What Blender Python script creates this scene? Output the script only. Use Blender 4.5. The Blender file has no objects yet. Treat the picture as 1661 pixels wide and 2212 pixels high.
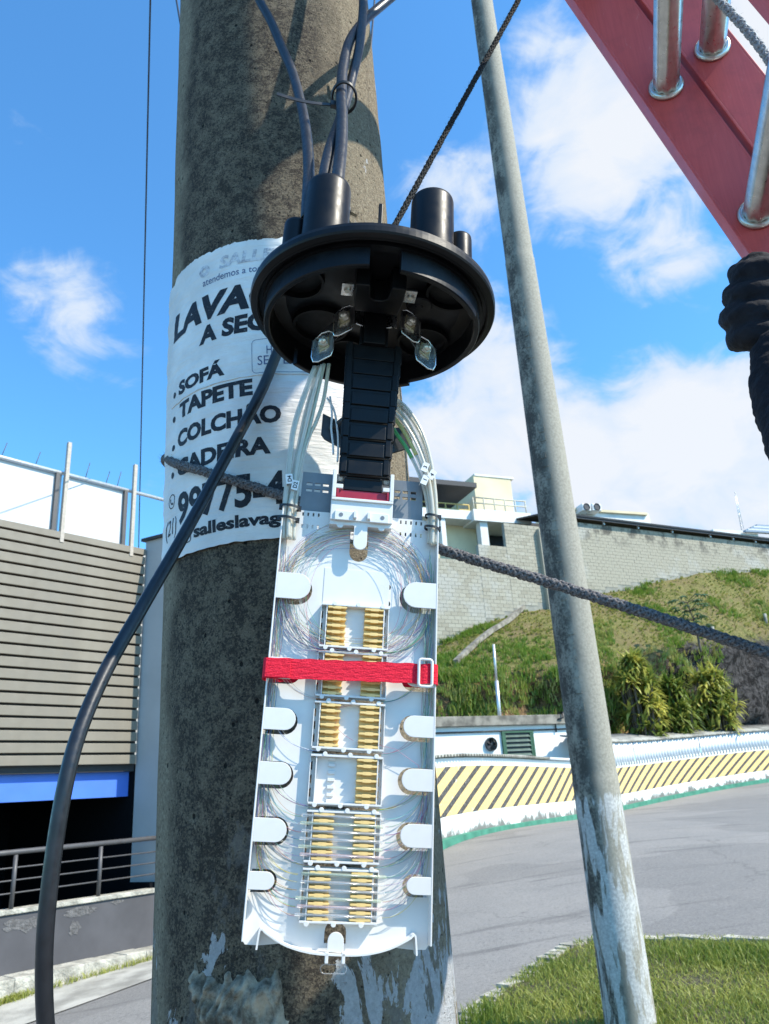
import bpy, bmesh, math, random
import numpy as np
from mathutils import Vector, Matrix, noise
random.seed(7)
rad = math.radians
scene = bpy.context.scene
COL = scene.collection

# ------------------------------------------------------------------ camera
PITCH, ROLL = rad(20.0), rad(3.7)
EYE = Vector((0, 0, 2.0))
FW = Vector((0, math.cos(PITCH), math.sin(PITCH)))
R0 = Vector((1, 0, 0)); U0 = Vector((0, -math.sin(PITCH), math.cos(PITCH)))
CR = math.cos(ROLL) * R0 - math.sin(ROLL) * U0
CU = math.sin(ROLL) * R0 + math.cos(ROLL) * U0
cam_d = bpy.data.cameras.new('camera'); cam = bpy.data.objects.new('camera', cam_d); COL.objects.link(cam)
cam_d.sensor_fit = 'VERTICAL'; cam_d.sensor_height = 36; cam_d.sensor_width = 36
cam_d.lens = 1671 / 2212 * 36
cam_d.clip_start = 0.02; cam_d.clip_end = 3000
cam_d.dof.use_dof = True; cam_d.dof.focus_distance = 0.74; cam_d.dof.aperture_fstop = 24
m = Matrix((CR, CU, -FW)).transposed().to_4x4(); m.translation = EYE; cam.matrix_world = m
scene.camera = cam

# ------------------------------------------------------------------ light
SUN_AZ, SUN_EL = rad(71), rad(45)          # azimuth from "towards the camera" round to the right
SUN = Vector((math.cos(SUN_EL) * math.sin(SUN_AZ), -math.cos(SUN_EL) * math.cos(SUN_AZ), math.sin(SUN_EL)))
sl = bpy.data.lights.new('sun', 'SUN'); so = bpy.data.objects.new('sun', sl); COL.objects.link(so)
sl.energy = 5.0; sl.angle = rad(0.53); sl.color = (1, .93, .80)
so.rotation_euler = SUN.to_track_quat('Z', 'Y').to_euler()
so.location = (6, -4, 14)
scene.view_settings.view_transform = 'Standard'; scene.view_settings.look = 'None'
scene.view_settings.exposure = 0.56; scene.view_settings.gamma = 1
scene.render.engine = 'CYCLES'
scene.cycles.max_bounces = 5; scene.cycles.diffuse_bounces = 3; scene.cycles.glossy_bounces = 3; scene.cycles.transmission_bounces = 3; scene.cycles.transparent_max_bounces = 8
scene.cycles.caustics_reflective = False; scene.cycles.caustics_refractive = False
try: scene.cycles.use_denoising = True
except Exception: pass


def ray(x, y):      # measured photo position (1661 x 2212 grid) -> viewing direction
    return FW + CR * ((x - 830.5) / 1671) + CU * ((1106 - y) / 1671)
def at(x, y, Z): return EYE + ray(x, y) * Z
def atY(x, y, Y):
    d = ray(x, y); return EYE + d * (Y / d.y)

# ------------------------------------------------------------------ world: sky with clouds
W = bpy.data.worlds.new('World'); scene.world = W; W.use_nodes = True
nt = W.node_tree; nt.nodes.clear()
def N(t, **kw):
    n = nt.nodes.new(t)
    for k, v in kw.items(): setattr(n, k, v)
    return n
def L(a, b): nt.links.new(a, b)
def M(op, a, b=None, c=None, clamp=False):
    n = N('ShaderNodeMath', operation=op); n.use_clamp = clamp
    for i, v in enumerate((a, b, c)):
        if v is None: continue
        if isinstance(v, (int, float)): n.inputs[i].default_value = v
        else: L(v, n.inputs[i])
    return n.outputs[0]
out = N('ShaderNodeOutputWorld'); bg = N('ShaderNodeBackground')
sky = N('ShaderNodeTexSky', sky_type='NISHITA'); sky.sun_disc = False
sky.sun_elevation = SUN_EL; sky.sun_rotation = math.atan2(SUN.x, SUN.y)
sky.air_density = 1.0; sky.dust_density = 0.3; sky.ozone_density = 2.2; sky.altitude = 100
tc = N('ShaderNodeTexCoord')
tint = N('ShaderNodeMix', data_type='RGBA', blend_type='MULTIPLY'); tint.inputs[0].default_value = 1
L(sky.outputs[0], tint.inputs[6]); tint.inputs[7].default_value = (.84, 1.64, 2.05, 1)
def fbm(scale, det, dist, off):
    mp = N('ShaderNodeMapping'); mp.inputs['Location'].default_value = off; mp.inputs['Scale'].default_value = (1, 1, 1.5)
    L(tc.outputs['Generated'], mp.inputs[0])
    n = N('ShaderNodeTexNoise'); n.inputs['Scale'].default_value = scale; n.inputs['Detail'].default_value = det
    n.inputs['Roughness'].default_value = .58; n.inputs['Distortion'].default_value = dist
    L(mp.outputs[0], n.inputs['Vector']); return n.outputs[0]
n1 = fbm(4.2, 8, .5, (1.3, .4, 2.2)); n2 = fbm(13, 6, .7, (5, 1, .3))
dens = M('ADD', M('MULTIPLY', M('SUBTRACT', n1, .5), 1.15), M('ADD', M('MULTIPLY', M('SUBTRACT', n2, .5), .55), .36))
# individual clouds standing in the sky, by direction
clouds = [((150, 635), .125, .30), ((75, 610), .07, .20), ((215, 700), .085, .22), ((1300, 300), .21, .55), ((1200, 330), .13, .34), ((1440, 490), .15, .42), ((1380, 170), .15, .42), ((1640, 40), .22, .6), ((1010, 300), .10, .2),
          ((1040, 820), .20, .56), ((930, 930), .18, .5), ((1000, 420), .14, .36), ((1450, 650), .12, .24), ((1480, 980), .22, .60), ((1640, 900), .18, .5), ((1250, 1030), .2, .55), ((1660, 1060), .22, .55), ((1350, 1090), .2, .5),
          ((870, 70), .13, .20), ((1100, 960), .18, .55), ((2100, 500), .3, .4), ((2300, 1000), .3, .4), ((-700, 900), .3, .35), ((600, -1200), .3, .35), ((1500, -900), .3, .3), ((280, 840), .06, .16), ((1560, 780), .10, .3)]
bias = None
for (cx, cy), w, a in clouds:
    d = ray(cx, cy).normalized()
    dp = N('ShaderNodeVectorMath', operation='DISTANCE'); L(tc.outputs['Generated'], dp.inputs[0]); dp.inputs[1].default_value = d
    mr = N('ShaderNodeMapRange', interpolation_type='SMOOTHSTEP'); L(dp.outputs['Value'], mr.inputs[0])
    if a > .25: w, a = w * 1.08, a + .09
    mr.inputs[1].default_value = w; mr.inputs[2].default_value = 0; mr.inputs[3].default_value = 0; mr.inputs[4].default_value = a
    bias = mr.outputs[0] if bias is None else M('MAXIMUM', bias, mr.outputs[0])
dens = M('ADD', dens, bias)
cov = N('ShaderNodeMapRange', interpolation_type='SMOOTHSTEP'); L(dens, cov.inputs[0])
cov.inputs[1].default_value = .55; cov.inputs[2].default_value = .84
shade = N('ShaderNodeMapRange'); L(dens, shade.inputs[0]); shade.inputs[1].default_value = .6; shade.inputs[2].default_value = 1.0
ccol = N('ShaderNodeMix', data_type='RGBA'); L(shade.outputs[0], ccol.inputs[0])
ccol.inputs[6].default_value = (3.5, 4.5, 5.9, 1); ccol.inputs[7].default_value = (5.3, 5.5, 5.8, 1)
skm = N('ShaderNodeMix', data_type='RGBA'); L(M('MULTIPLY', cov.outputs[0], .96), skm.inputs[0])
L(tint.outputs[2], skm.inputs[6]); L(ccol.outputs[2], skm.inputs[7])
L(skm.outputs[2], bg.inputs[0]); bg.inputs[1].default_value = .115; W.cycles.sampling_method = 'MANUAL'; W.cycles.sample_map_resolution = 512; L(bg.outputs[0], out.inputs[0])

# ------------------------------------------------------------------ materials
MATS = {}
class NT:
    def __init__(s, name):
        s.m = bpy.data.materials.new(name); s.m.use_nodes = True; s.t = s.m.node_tree
        s.b = s.t.nodes['Principled BSDF']; s.tc = s.t.nodes.new('ShaderNodeTexCoord')
    def n(s, t, **kw):
        n = s.t.nodes.new(t)
        for k, v in kw.items(): setattr(n, k, v)
        return n
    def l(s, a, b): s.t.links.new(a, b)
    def mapped(s, scale=(1, 1, 1), coord='Object', loc=(0, 0, 0)):
        mp = s.n('ShaderNodeMapping'); mp.inputs['Scale'].default_value = scale; mp.inputs['Location'].default_value = loc
        s.l(s.tc.outputs[coord], mp.inputs[0]); return mp.outputs[0]
    def noise(s, scale, det=4, rough=.55, vec=None, dist=0):
        n = s.n('ShaderNodeTexNoise'); n.inputs['Scale'].default_value = scale; n.inputs['Detail'].default_value = det
        n.inputs['Roughness'].default_value = rough; n.inputs['Distortion'].default_value = dist
        s.l(vec if vec is not None else s.tc.outputs['Object'], n.inputs['Vector']); return n.outputs[0]
    def voro(s, scale, vec=None, feature='F1'):
        n = s.n('ShaderNodeTexVoronoi', feature=feature); n.inputs['Scale'].default_value = scale
        s.l(vec if vec is not None else s.tc.outputs['Object'], n.inputs['Vector']); return n.outputs[0]
    def ramp(s, fac, a, b, lo=0., hi=1., smooth=True):
        n = s.n('ShaderNodeMapRange', interpolation_type='SMOOTHSTEP' if smooth else 'LINEAR'); s.l(fac, n.inputs[0])
        n.inputs[1].default_value = a; n.inputs[2].default_value = b; n.inputs[3].default_value = lo; n.inputs[4].default_value = hi; return n.outputs[0]
    def mix(s, fac, a, b, mode='MIX'):
        n = s.n('ShaderNodeMix', data_type='RGBA', blend_type=mode)
        for i, v in ((0, fac), (6, a), (7, b)):
            if isinstance(v, (int, float)): n.inputs[i].default_value = v
            elif isinstance(v, tuple): n.inputs[i].default_value = (*v, 1) if len(v) == 3 else v
            else: s.l(v, n.inputs[i])
        return n.outputs[2]
    def math(s, op, a, b=None, clamp=False):
        n = s.n('ShaderNodeMath', operation=op); n.use_clamp = clamp
        for i, v in enumerate((a, b)):
            if v is None: continue
            if isinstance(v, (int, float)): n.inputs[i].default_value = v
            else: s.l(v, n.inputs[i])
        return n.outputs[0]
    def sep(s, vec):
        n = s.n('ShaderNodeSeparateXYZ'); s.l(vec, n.inputs[0]); return n.outputs
    def bump(s, h, strength=.3, dist=.002, prev=None):
        n = s.n('ShaderNodeBump'); n.inputs['Strength'].default_value = strength; n.inputs['Distance'].default_value = dist
        s.l(h, n.inputs['Height'])
        if prev is not None: s.l(prev, n.inputs['Normal'])
        return n.outputs[0]
    def col(s, v):
        if isinstance(v, tuple): s.b.inputs['Base Color'].default_value = (*v, 1)
        else: s.l(v, s.b.inputs['Base Color'])
    def done(s, rough=.6, metal=0, normal=None, spec=.5):
        if isinstance(rough, (int, float)): s.b.inputs['Roughness'].default_value = rough
        else: s.l(rough, s.b.inputs['Roughness'])
        s.b.inputs['Metallic'].default_value = metal; s.b.inputs['Specular IOR Level'].default_value = spec
        if normal is not None: s.l(normal, s.b.inputs['Normal'])
        return s.m

def simple(name, c, rough=.5, metal=0, var=.12, vs=30, bump=0, bs=200, spec=.5, bd=.001):
    t = NT(name)
    n = t.noise(vs, 5)
    d = tuple(x * (1 - var) for x in c); e = tuple(min(1, x * (1 + var)) for x in c)
    t.col(t.mix(t.ramp(n, .3, .7), d, e))
    r = t.ramp(t.noise(vs * 3, 3), .3, .7, max(.02, rough - .06), min(1, rough + .08))
    nm = t.bump(t.noise(bs, 4), bump, bd) if bump else None
    return t.done(r, metal, nm, spec)

# near plastic, metal
M_black = simple('black_plastic', (.005, .0053, .0062), .38, var=.25, vs=25, bump=.06, bs=900, bd=.0005, spec=.24)
M_blackm = simple('black_matt_plastic', (.0035, .0037, .004), .5, var=.2, vs=30, spec=.2)
M_cable = simple('black_cable_sheath', (.011, .012, .015), .36, var=.3, vs=60, bump=.08, bs=400, bd=.0006)
M_white = simple('white_tray_plastic', (.72, .695, .66), .38, var=.05, vs=24, bump=.05, bs=300, bd=.0004)
M_yel = simple('yellow_splice_plastic', (.80, .55, .21), .4, var=.05, vs=200)
M_grey = simple('grey_plate_plastic', (.17, .185, .20), .35, var=.12, vs=40, bump=.15, bs=120)
M_redp = simple('red_lock_plastic', (.34, .012, .03), .35, var=.1, vs=80)
M_steel = simple('zinc_steel', (.72, .71, .70), .26, metal=1, var=.03, vs=12)
M_zinc = simple('yellow_zinc_steel', (.42, .37, .24), .35, metal=.6, var=.15, vs=150)
M_ink = simple('blue_pen_ink', (.05, .03, .4), .6)
M_bolt = simple('plated_bolt', (.66, .63, .54), .38, metal=.8, var=.1, vs=200)
M_darkmetal = simple('black_coated_metal', (.03, .032, .036), .4, var=.2, vs=80)
M_tie = simple('black_nylon', (.012, .012, .013), .4)
M_tag = simple('white_paper_tag', (.75, .75, .74), .7, var=.03)
M_txt = simple('black_print', (.012, .012, .016), .55, var=.3, vs=300)
def clearplastic(name, c, alpha, rough=.2):
    t = NT(name); t.col(t.mix(t.ramp(t.noise(40), .3, .7), tuple(x * .93 for x in c), c)); t.b.inputs['Alpha'].default_value = alpha
    return t.done(rough, 0, None, .6)
M_tube = clearplastic('milky_buffer_tube', (.70, .68, .58), .62)
M_tubeg = clearplastic('green_buffer_core', (.10, .42, .12), .9)
M_tubey = clearplastic('yellow_buffer_core', (.66, .60, .20), .85)
M_sleeve = [clearplastic('clear_splice_sleeve', (.70, .71, .70), .26, .15), clearplastic('greenish_splice_sleeve', (.62, .70, .52), .36, .15), clearplastic('pinkish_splice_sleeve', (.74, .58, .58), .36, .15)]
M_clear = clearplastic('clear_plastic', (.8, .8, .8), .14, .1)

def strapmat():
    t = NT('red_hook_strap'); v = t.mapped((1, 1, 1))
    a = t.noise(900, 3, .7); b = t.noise(300, 3, .6, t.mapped((.35, 1, 1.6)))
    t.col(t.mix(t.ramp(a, .35, .7), (.64, .008, .03), (.86, .03, .065)))
    return t.done(.75, 0, t.bump(b, .9, .0015, t.bump(a, .8, .0008)), .2)
M_strap = strapmat()

def glovemat():
    t = NT('black_glove_fabric'); a = t.noise(1400, 2); b = t.noise(30, 4)
    t.col(t.mix(t.ramp(b, .3, .7), (.008, .009, .013), (.018, .02, .026)))
    return t.done(.85, 0, t.bump(a, .5, .0006, t.bump(b, .7, .008)), .25)
M_glove = glovemat()
M_sleevec = simple('black_sleeve_fabric', (.012, .013, .018), .9, var=.25, vs=40, bump=.6, bs=60, bd=.006, spec=.2)

def ropemat(name, a, b):
    t = NT(name); t.col(t.mix(t.ramp(t.noise(500, 3), .3, .7), a, b)); return t.done(.85, 0, t.bump(t.noise(1500, 2), .5, .0005), .2)
M_rope = ropemat('grey_braided_rope', (.055, .05, .052), (.20, .19, .19))
M_rope2 = ropemat('dark_rope', (.012, .012, .013), (.05, .048, .046))
M_rope3 = ropemat('pale_ladder_rope', (.22, .24, .26), (.55, .57, .58))

def polemat():
    t = NT('weathered_pole_concrete')
    ob = t.tc.outputs['Object']; s = t.sep(ob)
    fine = t.noise(190, 6, .75); mid = t.noise(42, 8, .75); big = t.noise(7, 5, .6)
    speck = t.noise(420, 3, .75); pores = t.voro(115); holes = t.voro(38, t.mapped((1, 1, .8), loc=(.3, .2, .1)))
    base = t.mix(t.ramp(fine, .3, .72), (.23, .185, .125), (.52, .44, .31))
    base = t.mix(t.ramp(speck, .55, .72, 0, .6), base, (.09, .08, .065))
    # grime: broad band facing the road side, ragged edges
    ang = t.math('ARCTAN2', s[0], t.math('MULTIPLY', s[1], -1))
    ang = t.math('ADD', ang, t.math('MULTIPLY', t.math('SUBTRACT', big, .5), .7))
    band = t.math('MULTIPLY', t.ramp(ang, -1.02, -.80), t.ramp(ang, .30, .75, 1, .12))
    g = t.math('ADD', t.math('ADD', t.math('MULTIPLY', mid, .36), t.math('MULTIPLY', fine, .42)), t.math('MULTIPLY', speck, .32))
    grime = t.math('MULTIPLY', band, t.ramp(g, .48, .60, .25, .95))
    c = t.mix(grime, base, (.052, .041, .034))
    c = t.mix(t.math('MULTIPLY', band, t.ramp(speck, .60, .75, 0, .5)), c, (.24, .225, .20))
    c = t.mix(t.ramp(pores, .10, .17, .75, 0), c, (.012, .011, .010))
    c = t.mix(t.ramp(holes, .07, .10, .9, 0), c, (.010, .009, .008))
    streak = t.noise(9, 5, .6, t.mapped((3, 3, .35)))
    c = t.mix(t.ramp(streak, .55, .75, 0, .35), c, (.04, .036, .034))
    # remains of white paint low on the pole
    pv = t.mapped((1, 1, .45)); pn = t.noise(19, 9, .70, pv, .5)
    low = t.ramp(s[2], 1.75, 2.25, .085, -.12, False)
    side = t.ramp(s[0], -.06, .17, -.05, .055)
    pm = t.math('ADD', t.math('ADD', pn, low), side)
    res = t.math('ADD', t.noise(12, 8, .68, t.mapped((1, 1, .5), loc=(4, 2, 1))), t.ramp(s[2], 1.8, 2.3, .04, -.12, False)); c = t.mix(t.ramp(res, .58, .62, 0, .45), c, (.27, .255, .235))
    paint = t.ramp(pm, .60, .612)
    c = t.mix(paint, c, t.mix(t.ramp(fine, .3, .7), (.50, .50, .50), (.68, .68, .68)))
    t.col(c)
    h = t.math('ADD', t.math('MULTIPLY', t.ramp(pores, .06, .2), .5), t.math('MULTIPLY', t.ramp(holes, .04, .11), .9))
    nm = t.bump(h, .9, .007, t.bump(speck, .6, .003, t.bump(fine, 1.0, .008, t.bump(mid, .7, .010))))
    nm = t.bump(paint, .3, .0015, nm)
    return t.done(.9, 0, nm, .2)
M_pole = polemat()
def pole2mat():
    t = NT('smooth_pole_concrete')
    s = t.sep(t.tc.outputs['Object']); fine = t.noise(60, 6, .65); mid = t.noise(9, 6, .65, t.mapped((1, 1, .5)))
    c = t.mix(t.ramp(fine, .3, .7), (.25, .23, .185), (.36, .335, .275))
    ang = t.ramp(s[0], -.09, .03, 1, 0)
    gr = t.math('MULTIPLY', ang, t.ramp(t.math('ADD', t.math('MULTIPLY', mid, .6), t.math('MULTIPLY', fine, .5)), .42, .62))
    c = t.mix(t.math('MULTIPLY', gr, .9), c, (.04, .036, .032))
    pn = t.noise(11, 7, .62, t.mapped((1.6, 1.6, .3)), .4)
    pm = t.math('ADD', pn, t.ramp(s[2], 1.85, 2.06, .09, -.35))
    c = t.mix(t.ramp(pm, .52, .60, 0, .85), c, t.mix(t.ramp(fine, .35, .7), (.38, .375, .36), (.60, .595, .57)))
    t.col(c)
    return t.done(.85, 0, t.bump(fine, .35, .004, t.bump(mid, .3, .006)), .25)
M_pole2 = pole2mat()

def mortarmat():
    t = NT('crumpled_grey_mortar'); n = t.noise(70, 6, .7); v = t.noise(18, 5)
    t.col(t.mix(t.ramp(t.math('ADD', t.math('MULTIPLY', n, .5), t.math('MULTIPLY', v, .5)), .4, .62), (.10, .08, .058), (.44, .37, .28)))
    return t.done(.9, 0, t.bump(n, .7, .004), .2)
M_mortar = mortarmat()
def postermat():
    t = NT('weathered_poster_paper'); n = t.noise(14, 6, .6); w = t.noise(60, 4, .6, t.mapped((.3, .3, 2.2)))
    c = t.mix(t.ramp(n, .3, .75), (.62, .60, .57), (.79, .77, .735)); c = t.mix(t.ramp(t.noise(5, 7, .7), .52, .75, 0, .35), c, (.45, .43, .39)); t.col(c)
    return t.done(.65, 0, t.bump(w, .6, .004, t.bump(n, .4, .004)), .3)
M_poster = postermat()
def printmat(name, lo, hi, a, b, sc):
    t = NT(name); n = t.noise(sc, 6, .75)
    t.col(t.mix(t.ramp(n, lo, hi), a, b)); return t.done(.6, 0, None, .3)
M_ptxt = printmat('worn_black_print', .54, .82, (.014, .014, .018), (.22, .22, .23), 240)
M_pfade = printmat('faded_grey_print', .35, .6, (.30, .30, .33), (.66, .66, .67), 120)
M_pblue = simple('blue_grey_print', (.08, .11, .2), .6)

# background surfaces
def asphalt():
    t = NT('worn_asphalt'); f = t.noise(140, 4, .7); mdm = t.noise(1.1, 6, .65); b = t.noise(.35, 4, .6, t.mapped((1, .45, 1)))
    st = t.noise(2.2, 5, .6, t.mapped((.18, 1.6, 1)))
    c = t.mix(t.ramp(f, .3, .7), (.17, .163, .15), (.31, .297, .275))
    c = t.mix(t.ramp(mdm, .35, .7, 0, .5), c, (.30, .28, .252))
    c = t.mix(t.ramp(st, .56, .72, 0, .45), c, (.06, .058, .057))
    c = t.mix(t.ramp(b, .6, .75, 0, .35), c, (.3, .285, .25))
    ck = t.n('ShaderNodeTexVoronoi', feature='DISTANCE_TO_EDGE'); ck.inputs['Scale'].default_value = .42; wv = t.n('ShaderNodeVectorMath', operation='ADD'); nz = t.n('ShaderNodeTexNoise'); nz.inputs['Scale'].default_value = 1.6; nz.inputs['Detail'].default_value = 5
    t.l(t.tc.outputs['Object'], nz.inputs['Vector']); t.l(t.tc.outputs['Object'], wv.inputs[0]); t.l(nz.outputs['Color'], wv.inputs[1]); t.l(wv.outputs[0], ck.inputs['Vector'])
    c = t.mix(t.math('MULTIPLY', t.ramp(ck.outputs[0], .004, .012, .25, 0), t.ramp(t.noise(.3, 3), .45, .6)), c, (.04, .038, .036))
    c = t.mix(t.ramp(t.noise(.22, 3, .5, t.mapped((1, 1, 1), loc=(3, 8, 0))), .53, .545, 0, .28), c, (.12, .117, .112))
    gr = t.noise(34, 5, .8); c = t.mix(t.ramp(gr, .36, .50, .45, 0), c, (.085, .08, .075)); c = t.mix(t.ramp(gr, .55, .68, 0, .5), c, (.36, .34, .31))
    t.col(c); return t.done(.92, 0, t.bump(f, .5, .006, t.bump(gr, .4, .01)), .25)
M_asph = asphalt()
M_side = simple('dusty_concrete_paving', (.36, .345, .30), .9, var=.3, vs=2.5, bump=.5, bs=30, bd=.01, spec=.2)
M_kerb = simple('rough_concrete_kerb', (.40, .38, .32), .9, var=.35, vs=6, bump=.8, bs=25, bd=.03, spec=.2)
M_kgreen = simple('green_painted_kerb', (.065, .22, .15), .8, var=.2, vs=4, spec=.2)
M_slat = simple('taupe_aluminium_slat', (.205, .178, .135), .6, var=.10, vs=2)
M_panel = simple('white_sheet_panel', (.56, .56, .55), .5, var=.03, vs=1.5)
M_post = simple('beige_steel_post', (.40, .35, .29), .6)
M_galv = simple('galvanised_tube', (.6, .6, .6), .4, metal=.6)
M_gwall = simple('pale_grey_plaster', (.42, .42, .41), .85, var=.07, vs=1.5, bump=.2, bs=40, spec=.2)
M_cap = simple('dark_roof_sheet', (.03, .03, .032), .7)
M_blue = simple('blue_painted_fascia', (.06, .17, .62), .5, var=.06, vs=2)
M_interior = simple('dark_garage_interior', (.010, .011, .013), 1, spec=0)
M_rail = simple('grey_painted_rail', (.07, .067, .068), .5, var=.1, vs=8)
M_dwall = simple('charcoal_painted_plaster', (.085, .083, .088), .85, var=.12, vs=2, bump=.3, bs=25, spec=.2)
M_scar = simple('broken_plaster', (.115, .11, .108), .95, var=.3, vs=18, bump=1, bs=40, bd=.02)
M_wpaint = simple('white_wall_paint', (.80, .79, .76), .75, var=.04, vs=1.2, bump=.15, bs=20, spec=.25)
M_cream = simple('cream_building_paint', (.70, .59, .39), .85, var=.1, vs=.6, spec=.2)
M_bwhite = simple('white_building_paint', (.72, .71, .68), .8, var=.1, vs=.8, spec=.2)
M_bdark = simple('dark_opening', (.03, .032, .036), .6)
M_broof = simple('dark_sheet_roof', (.025, .026, .03), .6)
M_yrail = simple('ochre_painted_rail', (.50, .36, .12), .6)
M_grail = simple('pale_rail', (.45, .43, .35), .6)
M_fib = simple('weathered_fibre_cement', (.30, .29, .25), .9, var=.35, vs=3, spec=.2)
M_corrw = simple('white_corrugated_sheet', (.76, .77, .78), .6, var=.05, vs=2)
M_green = simple('green_window_paint', (.035, .10, .05), .5, var=.15, vs=5)
M_louv = simple('green_louvre_glass', (.11, .15, .12), .2, var=.2, vs=3)
M_fan = simple('black_exhaust_fan', (.01, .01, .012), .4)
M_slabc = simple('stained_concrete_slab', (.22, .20, .165), .9, var=.45, vs=3, bump=.4, bs=15, spec=.2)
M_ac = simple('air_conditioner_white', (.7, .7, .68), .5)
def blockmat():
    t = NT('concrete_block'); o = t.n('ShaderNodeObjectInfo'); p = t.noise(1.4, 6, .65, t.tc.outputs['Object']); 
    g = t.n('ShaderNodeNewGeometry'); big = t.noise(.35, 5, .6, g.outputs['Position']); f = t.noise(9, 4, .6, g.outputs['Position'])
    z = t.sep(g.outputs['Position'])[2]
    c = t.mix(o.outputs['Random'], (.31, .28, .215), (.39, .36, .285))
    c = t.mix(t.ramp(big, .5, .62, 0, .75), c, (.41, .395, .35))
    c = t.mix(t.ramp(f, .5, .75, 0, .35), c, (.2, .19, .16))
    st = t.math('MULTIPLY', t.ramp(t.noise(1.3, 5, .6, g.outputs['Position']), .46, .62), t.ramp(z, 14.6, 15.9, 0, .8))
    c = t.mix(st, c, (.06, .056, .05))
    t.col(c); return t.done(.9, 0, t.bump(f, .3, .02), .2)
M_block = blockmat()
M_joint = simple('block_mortar', (.27, .26, .22), .95, var=.2, vs=2)

def stripewall():
    t = NT('striped_wall_paint'); uv = t.n('ShaderNodeUVMap'); s = t.sep(uv.outputs[0]); u, v = s[0], s[1]
    f = t.math('FRACT', t.math('DIVIDE', t.math('SUBTRACT', u, t.math('MULTIPLY', v, 2.3)), .80))
    black = t.math('MULTIPLY', t.ramp(f, .62, .63), t.ramp(f, .985, .995, 1, 0))
    n = t.noise(3, 6, .65); n2 = t.noise(25, 5, .6)
    yel = t.mix(t.ramp(n2, .3, .7), (.76, .51, .18), (.82, .58, .25))
    blk = t.mix(t.ramp(n2, .40, .66), (.045, .043, .042), (.15, .14, .13))
    st = t.mix(black, yel, blk)
    chip = t.ramp(t.math('ADD', t.noise(7, 6, .65), t.math('MULTIPLY', t.noise(40, 4, .6), .25)), .78, .82, 0, .8)
    st = t.mix(chip, st, (.7, .68, .6))
    inband = t.math('MULTIPLY', t.ramp(v, .485, .49), t.ramp(v, 1.385, 1.39, 1, 0))
    white = t.mix(t.ramp(n2, .3, .7), (.74, .73, .68), (.81, .80, .77))
    mould = t.ramp(t.math('ADD', t.noise(2.2, 7, .7, t.mapped((1, 1, .6))), t.ramp(v, .1, .50, .14, -.16, False)), .50, .62)
    white = t.mix(t.math('MULTIPLY', mould, .88), white, (.10, .095, .08))
    t.col(t.mix(inband, white, st)); return t.done(.75, 0, t.bump(n2, .2, .01), .25)
M_stripe = stripewall()

def hillmat():
    t = NT('grassy_slope_soil'); uv = t.n('ShaderNodeUVMap'); s = t.sep(uv.outputs[0])
    n = t.noise(.55, 7, .7); f = t.noise(5, 6, .75); m2 = t.noise(1.7, 6, .7, t.mapped((1, 1, .6)))
    grass = t.mix(t.ramp(f, .3, .7), (.12, .13, .035), (.27, .235, .09))
    grass = t.mix(t.ramp(n, .45, .62, 0, .7), grass, (.22, .165, .085))
    grass = t.mix(t.ramp(m2, .60, .72, 0, .8), grass, (.11, .20, .03))
    soil = t.mix(t.ramp(f, .35, .7), (.10, .065, .04), (.40, .25, .12))
    soil = t.mix(t.ramp(n, .5, .65, 0, .8), soil, (.05, .05, .02))
    rock = t.mix(t.ramp(t.noise(2.6, 7, .75, None, .8), .42, .62), (.018, .016, .015), (.11, .10, .095))
    # v of the uv runs from the foot of the bank (0) to the crest (1), u along it
    bank = t.math('ADD', s[1], t.math('MULTIPLY', t.math('SUBTRACT', m2, .5), .18))
    c = t.mix(t.ramp(bank, .30, .40), soil, grass)
    isr = t.math('MULTIPLY', t.ramp(s[0], .66, .74), t.ramp(bank, .36, .44, 1, 0))
    c = t.mix(isr, c, rock)
    t.col(c); return t.done(.95, 0, t.bump(f, .8, .25, t.bump(m2, .6, .4)), .15)
M_hill = hillmat()
def leafmat(name, a, b, trans=.25):
    t = NT(name); o = t.n('ShaderNodeVertexColor'); o.layer_name = 'tone'
    t.col(t.mix(o.outputs[0], a, b)); t.b.inputs['Transmission Weight'].default_value = 0
    t.b.inputs['Subsurface Weight'].default_value = 0
    m_ = t.done(.5, 0, None, .4)
    tr = t.n('ShaderNodeBsdfTranslucent'); t.l(t.mix(o.outputs[0], a, b), tr.inputs[0])
    ms = t.n('ShaderNodeMixShader'); ms.inputs[0].default_value = trans
    t.l(t.b.outputs[0], ms.inputs[1]); t.l(tr.outputs[0], ms.inputs[2]); t.l(ms.outputs[0], t.t.nodes['Material Output'].inputs[0])
    return m_
M_grass = leafmat('lawn_blade', (.12, .19, .02), (.46, .46, .12), .4)
M_hgrass = leafmat('slope_tuft', (.14, .25, .03), (.50, .44, .16), .4)
M_drac = leafmat('yellow_green_strap_leaf', (.085, .15, .02), (.78, .70, .16), .4)
M_young = leafmat('dark_green_leaf', (.03, .07, .03), (.09, .17, .07), .2)
M_bark = simple('grey_brown_bark', (.10, .08, .06), .9)
M_soilp = simple('lawn_soil', (.07, .062, .03), .95, var=.3, vs=8)

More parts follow.
